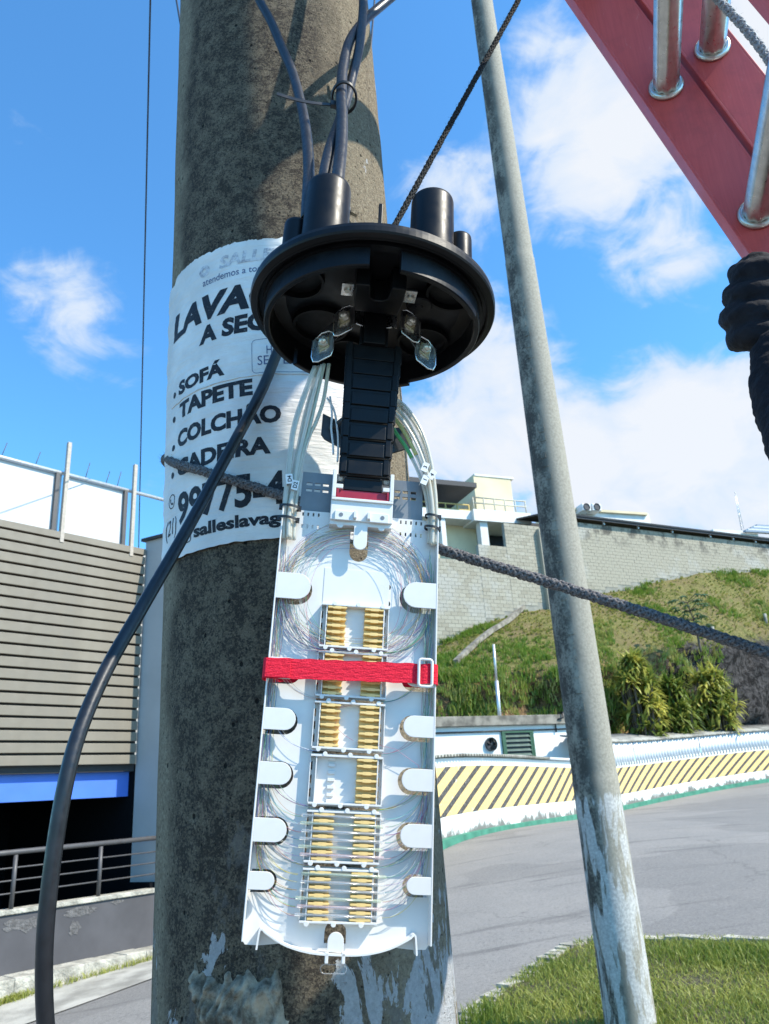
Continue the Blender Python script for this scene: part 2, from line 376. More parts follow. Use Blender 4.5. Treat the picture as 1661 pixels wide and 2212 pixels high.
def frpmat():
    t = NT('red_fibreglass_rail'); n = t.noise(300, 4, .6, t.mapped((1, 1, .04))); b = t.noise(8, 4)
    t.col(t.mix(t.ramp(n, .3, .7), (.66, .095, .088), (.72, .112, .10)))
    sc = t.ramp(t.noise(60, 6, .75, t.mapped((1, 1, .25))), .60, .72, 0, .35); dirt = t.ramp(t.noise(9, 6, .7), .5, .72, 0, .4)
    t.col(t.mix(dirt, t.mix(sc, t.mix(t.ramp(n, .3, .7), (.66, .095, .088), (.72, .112, .10)), (.80, .34, .32)), (.36, .06, .055)))
    return t.done(t.ramp(b, .3, .7, .34, .55), 0, t.bump(n, .06, .0005), .45)
M_frp = frpmat()
M_alu = simple('rung_aluminium', (.62, .61, .57), .33, metal=1, var=.1, vs=60)

# ------------------------------------------------------------------ mesh helpers
ORG = {}
class MB:
    def __init__(s): s.v = []; s.f = []; s.mi = []; s.sm = []; s.uv = None; s.tone = None
    def add(s, vs, fs, mi=0, smooth=False):
        k = len(s.v); s.v += [Vector(q) for q in vs]
        for f in fs: s.f.append([k + i for i in f]); s.mi.append(mi); s.sm.append(smooth)
        return s
    def box(s, c, ax, ay, az, hx, hy, hz, mi=0):
        c = Vector(c); ax, ay, az = Vector(ax) * hx, Vector(ay) * hy, Vector(az) * hz
        vs = [c + ax * i + ay * j + az * k for k in (-1, 1) for j in (-1, 1) for i in (-1, 1)]
        return s.add(vs, [(0, 2, 3, 1), (4, 5, 7, 6), (0, 1, 5, 4), (2, 6, 7, 3), (0, 4, 6, 2), (1, 3, 7, 5)], mi)
    def abox(s, lo, hi, mi=0):
        lo, hi = Vector(lo), Vector(hi); c = (lo + hi) / 2; h = (hi - lo) / 2
        return s.box(c, (1, 0, 0), (0, 1, 0), (0, 0, 1), h.x, h.y, h.z, mi)
    def tube(s, pts, r, seg=8, mi=0, cap=True, closed=False):
        pts = [Vector(q) for q in pts]; n = len(pts); rr = r if isinstance(r, (list, tuple)) else [r] * n
        T = []
        for i in range(n):
            a = pts[(i - 1) % n] if (closed or i > 0) else pts[0]; b = pts[(i + 1) % n] if (closed or i < n - 1) else pts[-1]
            d = b - a; T.append(d.normalized() if d.length > 1e-9 else Vector((0, 0, 1)))
        up = T[0].orthogonal().normalized(); vs = []
        for i in range(n):
            up = (up - T[i] * up.dot(T[i])); up = up.normalized() if up.length > 1e-6 else T[i].orthogonal().normalized()
            w = T[i].cross(up)
            for k in range(seg):
                a = 2 * math.pi * k / seg; vs.append(pts[i] + (up * math.cos(a) + w * math.sin(a)) * rr[i])
        fs = []
        for i in range(n if closed else n - 1):
            j = (i + 1) % n
            for k in range(seg): fs.append((i * seg + k, i * seg + (k + 1) % seg, j * seg + (k + 1) % seg, j * seg + k))
        s.add(vs, fs, mi, True)
        if cap and not closed:
            k0 = len(s.v) - n * seg
            s.f.append([k0 + k for k in range(seg)][::-1]); s.mi.append(mi); s.sm.append(False)
            s.f.append([k0 + (n - 1) * seg + k for k in range(seg)]); s.mi.append(mi); s.sm.append(False)
        return s
    def lathe(s, prof, o, ax, e1, seg=48, mi=0, smooth=False, a0=0, a1=2 * math.pi):
        o, ax, e1 = Vector(o), Vector(ax).normalized(), Vector(e1).normalized(); e2 = ax.cross(e1)
        full = abs(a1 - a0 - 2 * math.pi) < 1e-6; ns = seg if full else seg + 1
        vs = []
        for r, h in prof:
            for k in range(ns):
                a = a0 + (a1 - a0) * k / seg; vs.append(o + ax * h + (e1 * math.cos(a) + e2 * math.sin(a)) * r)
        fs = []
        for i in range(len(prof) - 1):
            for k in range(seg):
                j = (k + 1) % ns; fs.append((i * ns + k, i * ns + j, (i + 1) * ns + j, (i + 1) * ns + k))
        return s.add(vs, fs, mi, smooth)
    def prism(s, poly, o, ex, ey, ez, d0, d1, mi=0):
        o, ex, ey, ez = Vector(o), Vector(ex), Vector(ey), Vector(ez); n = len(poly)
        vs = [o + ex * p[0] + ey * p[1] + ez * d for d in (d0, d1) for p in poly]
        fs = [tuple(range(n))[::-1], tuple(range(n, 2 * n))] + [(i, (i + 1) % n, n + (i + 1) % n, n + i) for i in range(n)]
        return s.add(vs, fs, mi)
    def build(s, name, mat, parent=None, origin=None, bevel=0, uv=None, tone=None, smooth_all=False):
        me = bpy.data.meshes.new(name); V = np.array([tuple(q) for q in s.v]) if s.v else np.zeros((0, 3))
        lo, hi = V.min(0), V.max(0)
        o = Vector(origin) if origin is not None else Vector(((lo[0] + hi[0]) / 2, (lo[1] + hi[1]) / 2, lo[2]))
        me.from_pydata([tuple(q) for q in (V - np.array(o))], [], s.f)
        for mt in (mat if isinstance(mat, list) else [mat]): me.materials.append(mt)
        if isinstance(mat, list): me.polygons.foreach_set('material_index', s.mi)
        me.polygons.foreach_set('use_smooth', [True] * len(s.f) if smooth_all else s.sm)
        if uv is not None:
            l = me.uv_layers.new(name='UVMap')
            for lp in me.loops: l.data[lp.index].uv = uv[lp.vertex_index]
        if tone is not None:
            ca = me.color_attributes.new('tone', 'FLOAT_COLOR', 'POINT')
            ca.data.foreach_set('color', np.repeat(np.array(tone, dtype=np.float32)[:, None], 4, 1).ravel())
        me.update()
        ob = bpy.data.objects.new(name, me); COL.objects.link(ob)
        place(ob, o, parent)
        if bevel:
            b = ob.modifiers.new('bevel', 'BEVEL'); b.width = bevel; b.segments = 2; b.limit_method = 'ANGLE'; b.angle_limit = rad(40)
        return ob
def place(ob, o, parent):
    ORG[ob.name] = Vector(o)
    if parent is not None: ob.parent = parent; ob.location = Vector(o) - ORG[parent.name]
    else: ob.location = o
def thing(name, label, cat, o, group=None):
    e = bpy.data.objects.new(name, None); COL.objects.link(e); e.empty_display_size = .05
    place(e, Vector(o), None); tag(e, label, cat, group); return e
def tag(o, label=None, cat=None, group=None, kind=None):
    if label: o['label'] = label
    if cat: o['category'] = cat
    if group: o['group'] = group
    if kind: o['kind'] = kind
    return o
def share(src, name, o, parent):       # another object with the same mesh
    ob = bpy.data.objects.new(name, src.data); COL.objects.link(ob); place(ob, o, parent)
    for md in src.modifiers:
        b = ob.modifiers.new('bevel', 'BEVEL'); b.width = md.width; b.segments = md.segments; b.limit_method = 'ANGLE'; b.angle_limit = md.angle_limit
    return ob
def spline(pts, n=8):                  # Catmull-Rom through points
    P = [Vector(q) for q in pts]; P = [P[0] * 2 - P[1]] + P + [P[-1] * 2 - P[-2]]; o = []
    for i in range(1, len(P) - 2):
        for k in range(n):
            t = k / n; a, b, c, d = P[i - 1:i + 3]
            o.append(.5 * ((2 * b) + (c - a) * t + (2 * a - 5 * b + 4 * c - d) * t * t + (3 * b - a - 3 * c + d) * t ** 3))
    o.append(P[-2]); return o
def text_mesh(txt, bold=0, shear=0):
    cu = bpy.data.curves.new('t', 'FONT'); cu.body = txt; cu.size = 1; cu.offset = bold; cu.shear = shear; cu.resolution_u = 3
    ob = bpy.data.objects.new('t', cu); COL.objects.link(ob); bpy.context.view_layer.update()
    dg = bpy.context.evaluated_depsgraph_get(); me = bpy.data.meshes.new_from_object(ob.evaluated_get(dg))
    bpy.data.objects.remove(ob); bpy.data.curves.remove(cu); return me
def curve_plate(outer, holes, thick):  # flat plate with holes -> (verts (x,y,z), faces)
    cu = bpy.data.curves.new('p', 'CURVE'); cu.dimensions = '2D'; cu.fill_mode = 'BOTH'; cu.extrude = thick / 2
    for poly in [outer] + holes:
        sp = cu.splines.new('POLY'); sp.points.add(len(poly) - 1); sp.use_cyclic_u = True
        for q, p in zip(sp.points, poly): q.co = (p[0], p[1], 0, 1)
    ob = bpy.data.objects.new('p', cu); COL.objects.link(ob); bpy.context.view_layer.update()
    dg = bpy.context.evaluated_depsgraph_get(); me = bpy.data.meshes.new_from_object(ob.evaluated_get(dg))
    vs = [v.co.copy() for v in me.vertices]; fs = [tuple(p.vertices) for p in me.polygons]
    bpy.data.objects.remove(ob); bpy.data.curves.remove(cu); bpy.data.meshes.remove(me); return vs, fs
def arc(cx, cy, r, a0, a1, n, ry=None):
    return [(cx + r * math.cos(a0 + (a1 - a0) * k / n), cy + (ry or r) * math.sin(a0 + (a1 - a0) * k / n)) for k in range(n + 1)]
X, Y, Zv = Vector((1, 0, 0)), Vector((0, 1, 0)), Vector((0, 0, 1))

# ================================================================== SETTING
# terrain: thin-plate surface through measured ground heights
CP = np.array([(-5.0, 10.7, .05), (-3.5, 12.6, .06), (-4.6, 9.4, .02), (1.3, 5.5, .54), (.83, 15.9, 1.04), (4.94, 23.8, 1.0), (7.57, 29, .98), (17, 38.3, 1.45), (-1.5, 12, .5),
               (0, 0, .3), (3.5, 4, .75), (10, 12, 1.0), (-30, 10, -.6), (-30, 40, .2), (32, 40, 1.6), (30, 5, 1.3), (0, -25, .2), (-25, -25, 0), (30, -25, .8), (60, 65, 1.7), (-10, 60, 1.0)])
def _tps():
    P = CP[:, :2]; n = len(P)
    d2 = ((P[:, None] - P[None]) ** 2).sum(2); K = .5 * d2 * np.log(d2 + 1e-9)
    A = np.zeros((n + 3, n + 3)); A[:n, :n] = K + np.eye(n) * .02; A[:n, n] = 1; A[:n, n + 1:] = P; A[n, :n] = 1; A[n + 1:, :n] = P.T
    return np.linalg.solve(A, np.r_[CP[:, 2], 0, 0, 0])
TW = _tps()
def gz(x, y):
    x = np.clip(np.asarray(x, float), -40, 60); y = np.clip(np.asarray(y, float), -30, 65)
    d2 = (x[..., None] - CP[:, 0]) ** 2 + (y[..., None] - CP[:, 1]) ** 2
    return (.5 * d2 * np.log(d2 + 1e-9)) @ TW[:-3] + TW[-3] + TW[-2] * x + TW[-1] * y
def ground_hit(x, y, dz=0.):
    d = ray(x, y); lo = 1.5
    for k in range(4000):
        P = EYE + d * lo
        if P.z <= float(gz(P.x, P.y)) + dz: return P
        lo += .01 + lo * .001
    return P

def ground():
    t = np.linspace(-1, 1, 161); c = np.sign(t) * np.abs(t) ** 2.6 * 450
    XX, YY = np.meshgrid(c + 2, c + 12); ZZ = gz(XX, YY); far = np.hypot(XX, YY); ZZ = ZZ - np.clip((far - 90) / 400, 0, 1) * 6
    mb = MB(); n = len(t); mb.v = [Vector(q) for q in np.c_[XX.ravel(), YY.ravel(), ZZ.ravel()]]
    for j in range(n - 1):
        for i in range(n - 1): mb.f.append((j * n + i, j * n + i + 1, (j + 1) * n + i + 1, (j + 1) * n + i)); mb.mi.append(0); mb.sm.append(True)
    tag(mb.build('road', M_asph, origin=(0, 0, 0)), 'worn grey asphalt road sloping past the poles', 'road', kind='structure')
ground()

def blades(name, mat, base, h, w, lean, tone, parent=None, nseg=2):
    """many grass blades as one mesh: base (n,3), h (n), w (n), lean (n,2), tone (n)"""
    n = len(base); a = np.random.RandomState(3).rand(n) * 6.283
    sx = np.c_[np.cos(a), np.sin(a), np.zeros(n)] * w[:, None] * .5
    ln = np.c_[lean, np.zeros(n)]
    p0 = base - sx; p1 = base + sx
    mid = base + np.c_[np.zeros((n, 2)), h * .6] + ln * .35
    tip = base + np.c_[np.zeros((n, 2)), h] + ln
    V = np.stack([p0, p1, mid - sx * .7, mid + sx * .7, tip], 1).reshape(-1, 3)
    k = np.arange(n)[:, None] * 5
    quads = (k + np.array([0, 1, 3, 2])).tolist(); tris = (k + np.array([2, 3, 4])).tolist()
    me = bpy.data.meshes.new(name); o = Vector(V.mean(0)); o.z = V[:, 2].min()
    me.from_pydata((V - np.array(o)).tolist(), [], quads + tris); me.materials.append(mat)
    ca = me.color_attributes.new('tone', 'FLOAT_COLOR', 'POINT'); ca.data.foreach_set('color', np.repeat(np.repeat(tone, 5).astype(np.float32)[:, None], 4, 1).ravel())
    me.update(); ob = bpy.data.objects.new(name, me); COL.objects.link(ob); place(ob, o, parent); return ob

# grass island round the second pole
def island():
    edge = [ground_hit(x, y) for x, y in [(985, 2230), (1007, 2209), (1066, 2160), (1133, 2115), (1186, 2080), (1231, 2053), (1294, 2038), (1401, 2036), (1500, 2037), (1661, 2043), (1900, 2060)]]
    poly = spline(edge, 4)
    A, B = poly[0], poly[-1]
    ring = [Vector(p) for p in poly] + [Vector((B.x + 1, 1.5, 0)), Vector((1.1, 1.2, 0)), Vector((.35, 3.2, 0))]
    ring = [Vector((p.x, p.y, 0)) for p in ring]
    def inside(x, y):
        c = np.zeros(x.shape, bool); n = len(ring)
        for i in range(n):
            a, b = ring[i], ring[(i + 1) % n]
            cond = ((a.y > y) != (b.y > y)) & (x < (b.x - a.x) * (y - a.y) / (b.y - a.y + 1e-12) + a.x); c ^= cond
        return c
    mb = MB(); xs = np.arange(min(p.x for p in ring), max(p.x for p in ring), .12); ys = np.arange(min(p.y for p in ring), max(p.y for p in ring), .12)
    idx = {}
    XX, YY = np.meshgrid(xs, ys); ok = inside(XX, YY); ZZ = gz(XX, YY)
    for j in range(len(ys) - 1):
        for i in range(len(xs) - 1):
            if ok[j, i] and ok[j + 1, i] and ok[j, i + 1] and ok[j + 1, i + 1]:
                q = []
                for jj, ii in ((j, i), (j, i + 1), (j + 1, i + 1), (j + 1, i)):
                    if (jj, ii) not in idx:
                        idx[(jj, ii)] = len(mb.v); mb.v.append(Vector((xs[ii], ys[jj], ZZ[jj, ii] + .03 + .03 * noise.noise((xs[ii] * 2, ys[jj] * 2, 0)))))
                    q.append(idx[(jj, ii)])
                mb.f.append(q); mb.mi.append(0); mb.sm.append(True)
    tag(mb.build('verge_soil', M_soilp), 'low soil bed of the grass verge by the road', 'verge', kind='structure')
    kb = MB(); rs = random.Random(5)
    for i in range(len(poly) - 1):
        a, b = poly[i], poly[i + 1]; d = (b - a); d.z = 0; L_ = d.length; d.normalize(); nrm = Vector((-d.y, d.x, 0)); c = (a + b) / 2; c.z = float(gz(c.x, c.y)) + .01
        kb.box(c - nrm * .02, d, nrm, Zv, L_ / 2, .05 + rs.random() * .03, .03 + rs.random() * .02)
    tag(kb.build('verge_kerb', M_kerb), 'worn buried kerb edging the grass verge', 'kerb', kind='structure')
    rs = np.random.RandomState(11); n = 300000
    x = rs.uniform(.2, 9, n); y = rs.uniform(3, 9.5, n); k = inside(x, y)
    near = (y > 3.6) & (x / y < .75) & (x/y > .02)
    k &= near; x, y = x[k], y[k]
    p = np.minimum(1, 5.0 / (y + .1)) ** 1.2; k = rs.rand(len(x)) < p * .9; x, y = x[k], y[k]
    z = gz(x, y) + .02; n = len(x)
    pat = np.array([noise.noise((a * 1.3, b * 1.3, 3)) for a, b in zip(x, y)])
    h = (.03 + .055 * rs.rand(n)) * (1 + .7 * np.clip(pat, -.6, 1)); w = .006 + .006 * rs.rand(n)
    tone = np.clip(.42 - .5 * pat + .35 * (rs.rand(n) - .5) + (rs.rand(n) < .12) * .4, 0, 1)
    tag(blades('verge_grass', M_grass, np.c_[x, y, z], h, w, rs.normal(0, .035, (n, 2)), tone), 'sunlit short grass covering the verge round the smooth pole', 'grass', kind='stuff')
island()

# measured faces ------------------------------------------------------------
class Face:
    def __init__(s, x, y, Yd, yaw):
        s.o = atY(x, y, Yd); s.h = Vector((math.cos(yaw), math.sin(yaw), 0)); s.n = Vector((math.sin(yaw), -math.cos(yaw), 0))
    def hit(s, x, y, off=0.):
        q = ray(x, y); P = EYE + q * (((s.o + s.n * off - EYE).dot(s.n)) / q.dot(s.n)); return (P - s.o).dot(s.h), P.z
    def p(s, a, z, d=0.): return Vector((s.o.x, s.o.y, 0)) + s.h * a + s.n * d + Zv * z
    def box(s, mb, a0, a1, z0, z1, d0, d1, mi=0):
        return mb.box(s.p((a0 + a1) / 2, (z0 + z1) / 2, (d0 + d1) / 2), s.h, s.n, Zv, abs(a1 - a0) / 2, abs(d1 - d0) / 2, abs(z1 - z0) / 2, mi)
    def pbox(s, mb, x0, y0, x1, y1, d0, d1, mi=0):
        ym, xm = (y0 + y1) / 2, (x0 + x1) / 2
        a0, a1 = s.hit(x0, ym, d0)[0], s.hit(x1, ym, d0)[0]; z1, z0 = s.hit(xm, y0, d0)[1], s.hit(xm, y1, d0)[1]
        return s.box(mb, a0, a1, z0, z1, d0, d1, mi)

# ------------------------------------------------------------------ building with slats on the left
def slat_building():
    f = Face(293, 1650, 12.003, rad(49.5))
    t = thing('slatted_building', 'building with taupe slatted front over a blue fascia and dark garage', 'building', f.p(-2.5, 0))
    N_ = 20; z0, z1 = 2.645, 5.87; pitch = (z1 - z0) / N_
    src = None
    for k in range(N_):
        zz = z0 + pitch * k
        if src is None:
            mb = MB(); f.box(mb, -7, -.03, zz, zz + pitch - .034, .0, .05); src = mb.build('slat', M_slat, t, bevel=.006)
        else: share(src, 'slat', ORG[src.name] + Zv * pitch * k, t)
    mb = MB(); f.box(mb, -7, -.03, z1, z1 + .10, -.06, .055); mb.build('top_trim', M_slat, t)
    mb = MB(); f.box(mb, -7, .0, z0 - .1, z1, -.30, -.04); mb.build('slat_backing', M_cap, t)
    for a0, a1 in ((-7, -4.0), (-3.98, -2.72), (-2.70, -1.46), (-1.42, -.36)):
        mb = MB(); f.box(mb, a0, a1, z1 + .10, 6.93, -.12, -.08); mb.build('screen_panel', M_panel, t)
    for a, zt in ((-3.99, 7.4), (-2.71, 7.45), (-1.44, 7.45), (-.285, 7.40)):
        mb = MB(); f.box(mb, a - .028, a + .028, z1 - .06, zt, -.0, .06); mb.build('screen_post', M_post, t)
        mb = MB(); f.box(mb, a - .13, a - .07, z1 + .10, 6.93, -.078, -.03); mb.build('post_shadow_strip', M_rail, t)  # dark strip standing in for the shadow each post throws to its left
    mb = MB(); mb.tube([f.p(-7, 6.95, -.05), f.p(.9, 6.95, -.05)], .03, 8); mb.build('top_tube', M_galv, t)
    for k in range(5):
        a = (-1.9, -1.1, -.75, -.55, -2.4)[k]; mb = MB(); mb.tube([f.p(a, 6.95, -.05), f.p(a + .06, 7.2 + .05 * k % .1, -.05)], .006, 5); mb.build('wire_stub', M_rail, t)
    mb = MB(); f.box(mb, -7, -.02, 2.2, 2.64, -.36, -.14); mb.build('blue_fascia', M_blue, t)
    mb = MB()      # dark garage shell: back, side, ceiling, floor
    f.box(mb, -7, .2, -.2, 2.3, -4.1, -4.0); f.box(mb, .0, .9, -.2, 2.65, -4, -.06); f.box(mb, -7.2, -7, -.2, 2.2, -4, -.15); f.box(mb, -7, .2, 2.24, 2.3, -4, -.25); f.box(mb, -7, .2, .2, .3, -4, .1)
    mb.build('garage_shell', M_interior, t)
    # neighbour's projecting wall, casting its shadow on the slats
    w = thing('projecting_wall', 'pale grey plaster wall jutting out beside the slats, dark capping', 'wall', f.p(.05, 0, .6))
    sk = lambda e, d0, d1: [(.0 - e + .26 * d0, d0), (.16 + e + .26 * d0, d0), (.16 + e + .26 * d1, d1), (.0 - e + .26 * d1, d1)]
    mb = MB(); mb.prism(sk(0, -.0, 1.15), f.p(0, 0), f.h, f.n, Zv, 1.05, 6.12); f.box(mb, -.02, .9, 2.66, 6.1, -.9, -.32); mb.build('plaster_wall', M_gwall, w)
    mb = MB(); mb.prism(sk(.05, -.05, 1.2), f.p(0, 0), f.h, f.n, Zv, 6.12, 6.17); mb.build('capping', M_cap, w)
    mb = MB(); f.box(mb, .0, .16, .2, 1.05, -.3, .5); mb.build('gap_shade_block', M_interior, w)  # near-black block standing in for the shade of the gap below the plaster
    # low wall with railing
    lw = thing('low_wall', 'charcoal painted low wall with broken plaster below the railing', 'wall', f.p(-2, 0, .6))
    mb = MB(); f.box(mb, -7, 2.5, -.1, .93, .45, .6); mb.build('wall', M_dwall, lw)
    mb = MB(); f.box(mb, -7, 2.5, .93, .985, .42, .63); mb.build('coping', M_kerb, lw, bevel=.01)
    rs = random.Random(2)
    for a, ww, z, hh in ((-1.75, .55, .80, .14), (-1.05, .40, .84, .10), (-1.12, .16, .66, .16), (-.55, .18, .89, .05)):
        ol = [(a + ww * .5 * math.cos(q) * (1 + .3 * rs.uniform(-1, 1)), z + hh * .5 * math.sin(q) * (1 + .4 * rs.uniform(-1, 1))) for q in np.linspace(0, 6.283, 22)[:-1]]
        mb = MB(); mb.prism(ol, f.p(0, 0, .6), f.h, Zv, f.n, 0, .004); mb.build('plaster_scar', M_scar, lw)
    r = thing('street_railing', 'grey tube railing with thin rods on top of the charcoal low wall', 'railing', f.p(-2, .98, .55))
    mb = MB(); mb.tube([f.p(-7, 1.59, .55), f.p(2.5, 1.63, .55)], .032, 10); mb.build('top_rail', M_rail, r)
    for a in (-6.4, -5.27, -4.14, -3.03, -1.91, -.79, .34, 1.47):
        mb = MB(); mb.tube([f.p(a, .98, .55), f.p(a, 1.58, .55)], .028, 8); mb.build('post', M_rail, r)
    for z in (1.14, 1.28, 1.42):
        mb = MB(); mb.tube([f.p(-7, z, .55), f.p(2.5, z + .03, .55)], .009, 6); mb.build('rod', M_rail, r)
    mb = MB(); pr = random.Random(4)
    for k in range(34):
        a = -7 + k * .28; f.box(mb, a, a + .2795, -.3, .30 + pr.uniform(-.006, .006), .6, .93 + pr.uniform(-.008, .008))
    tag(mb.build('pavement_kerb', M_kerb, bevel=.006), 'rough pale concrete kerb at the foot of the charcoal wall', 'kerb', kind='structure')
    mb = MB(); ys = []
    for i in range(30):
        for j in range(4):
            P = f.p(-7 + i * .32, 0, .9 + j * .4); mb.v.append(Vector((P.x, P.y, float(gz(P.x, P.y)) + .05 - .012 * j)))
    for i in range(29):
        for j in range(3): mb.f.append((i * 4 + j, i * 4 + j + 1, i * 4 + 5 + j, i * 4 + 4 + j)); mb.mi.append(0); mb.sm.append(True)
    tag(mb.build('gutter', M_side), 'dusty pale concrete gutter strip beside the kerb', 'gutter', kind='structure')
    g = np.random.RandomState(8); n = 900; a = np.concatenate([g.normal(-2.0, .12, n // 2), g.uniform(-1.6, .3, n // 2)]); d = .96 + np.abs(g.normal(0, .05, n))
    P = np.array([f.p(q, 0, e) for q, e in zip(a, d)]); P[:, 2] = gz(P[:, 0], P[:, 1]) + .05
    tag(blades('gutter_weeds', M_grass, P, .03 + .06 * g.rand(n), .008 + .004 * g.rand(n), g.normal(0, .03, (n, 2)), .4 + .6 * g.rand(n)), 'dry tufts of weeds in the gutter by the kerb', 'weeds', kind='stuff')
slat_building()

# ------------------------------------------------------------------ striped wall along the road
WPTS = [Vector(q) for q in [(-3.2, 8.2, .35), (-1.2, 12.0, .55), (.83, 15.885, 1.04), (4.94, 23.77, 1.01), (7.57, 28.99, .99), (11.6, 33.9, 1.2), (16.95, 38.29, 1.47), (24, 43.2, 1.6), (33, 48.5, 1.7)]]
WPTS = WPTS[1:]
WC = spline(WPTS, 14)
def wall_frames():
    s = 0; o = []
    for i, p in enumerate(WC):
        if i: s += (p - WC[i - 1]).length
        d = (WC[min(i + 1, len(WC) - 1)] - WC[max(i - 1, 0)]); d.z = 0; d.normalize()
        o.append((s, p, d, Vector((d.y, -d.x, 0))))       # n points to the road
    return o
WF = wall_frames()
def along(s):
    for i in range(len(WF) - 1):
        if WF[i + 1][0] >= s:
            a, b = WF[i], WF[i + 1]; t = (s - a[0]) / (b[0] - a[0]); return a[1].lerp(b[1], t), a[2].lerp(b[2], t).normalized(), a[3].lerp(b[3], t).normalized()
    return WF[-1][1], WF[-1][2], WF[-1][3]
def s_at_px(px):
    best = min(WF, key=lambda w: abs((830.5 + 1671 * (w[1] - EYE).dot(CR) / (w[1] - EYE).dot(FW)) - px)); return best[0]
WLEN = WF[-1][0]
def strip_on_wall(name, mat, z0, z1, d0, d1, parent, s0=0, s1=None, n=60, uv=False, bevel=0):
    mb = MB(); s1 = s1 or WLEN; U = []
    for i in range(n + 1):
        s = s0 + (s1 - s0) * i / n; p, d, nn = along(s)
        for zz, dd in ((z0, d1), (z1, d1), (z1, d0), (z0, d0)):
            mb.v.append(p + nn * dd + Zv * zz); U.append((s, zz))
    for i in range(n):
        for k in range(4): mb.f.append((i * 4 + k, i * 4 + (k + 1) % 4, i * 4 + 4 + (k + 1) % 4, i * 4 + 4 + k)); mb.mi.append(0); mb.sm.append(False)
    mb.f.append((3, 2, 1, 0)); mb.mi.append(0); mb.sm.append(False); mb.f.append((n * 4, n * 4 + 1, n * 4 + 2, n * 4 + 3)); mb.mi.append(0); mb.sm.append(False)
    return mb.build(name, mat, parent, uv=U if uv else None, bevel=bevel)
def corr_sheet(name, mat, s0, s1, base, rise, back, parent, wave=.15, amp=.028, vertical=False):
    """corrugated sheet following the wall between s0 and s1; from (base,d0) going up/back"""
    mb = MB(); n = int((s1 - s0) / wave * 6) + 1
    for i in range(n + 1):
        s = s0 + (s1 - s0) * i / n; p, d, nn = along(s); a = amp * math.sin(2 * math.pi * s / wave)
        for j in range(2):
            off = nn * (a - back * j) if vertical else -nn * back * j + nn * .12
            up = Zv * (base + rise * j + (0 if vertical else a))
            mb.v.append(p + off + up)
            mb.v.append(p + off + up + (nn * -.008 if vertical else Zv * -.008))
    for i in range(n):
        k = i * 4
        mb.f += [(k, k + 4, k + 6, k + 2), (k + 1, k + 3, k + 7, k + 5), (k, k + 1, k + 5, k + 4), (k + 2, k + 6, k + 7, k + 3)]
        mb.mi += [0] * 4; mb.sm += [True, True, False, False]
    return mb.build(name, mat, parent)
def striped_wall():
    t = thing('striped_wall', 'white roadside wall painted with slanted yellow and black stripes', 'wall', WC[20])
    strip_on_wall('painted_wall', M_stripe, -.6, 1.55, -.2, 0, t, uv=True)
    k = strip_on_wall('road_kerb', M_kgreen, -.4, .13, .004, .16, None, n=80)
    tag(k, 'green painted kerb running along the foot of the striped wall', 'kerb', kind='structure')
    sm = s_at_px(1330)
    r = thing('corrugated_roof', 'weathered corrugated roof edge above the striped wall, before the white hut', 'roof', along(8)[0] + Zv * 1.6)
    for a, b, m_ in ((2.0, 6.5, M_fib), (6.5, 11.0, M_fib), (11.0, 15.0, M_corrw), (15.0, sm, M_fib)):
        corr_sheet('roof_sheet', m_, a, b - .02, 1.60, .0, 1.2, r)
    v = thing('corrugated_screen', 'white upright corrugated sheeting topped by grey roof sheets, right of smooth pole', 'screen', along(sm + 5)[0] + Zv * 1.5)
    s = sm; k = 0
    while s < WLEN - 2:
        corr_sheet('upright_sheet', M_corrw, s, s + 2.98, 1.45, .78, .0, v, wave=.26, amp=.05, vertical=True)
        corr_sheet('roof_sheet', M_fib, s, s + 2.98, 2.27, .35, 1.7, v, wave=.18); s += 3
    # thin pipe post by the screen
    p = along(sm - .3)[0]; mb = MB(); mb.tube([p + Vector((-.1, .6, 1.2)), p + Vector((-.25, .6, 2.9))], .03, 6)
    tag(mb.build('pipe_post', M_galv), 'thin grey pipe standing at the left end of the white corrugated screen', 'post')
striped_wall()

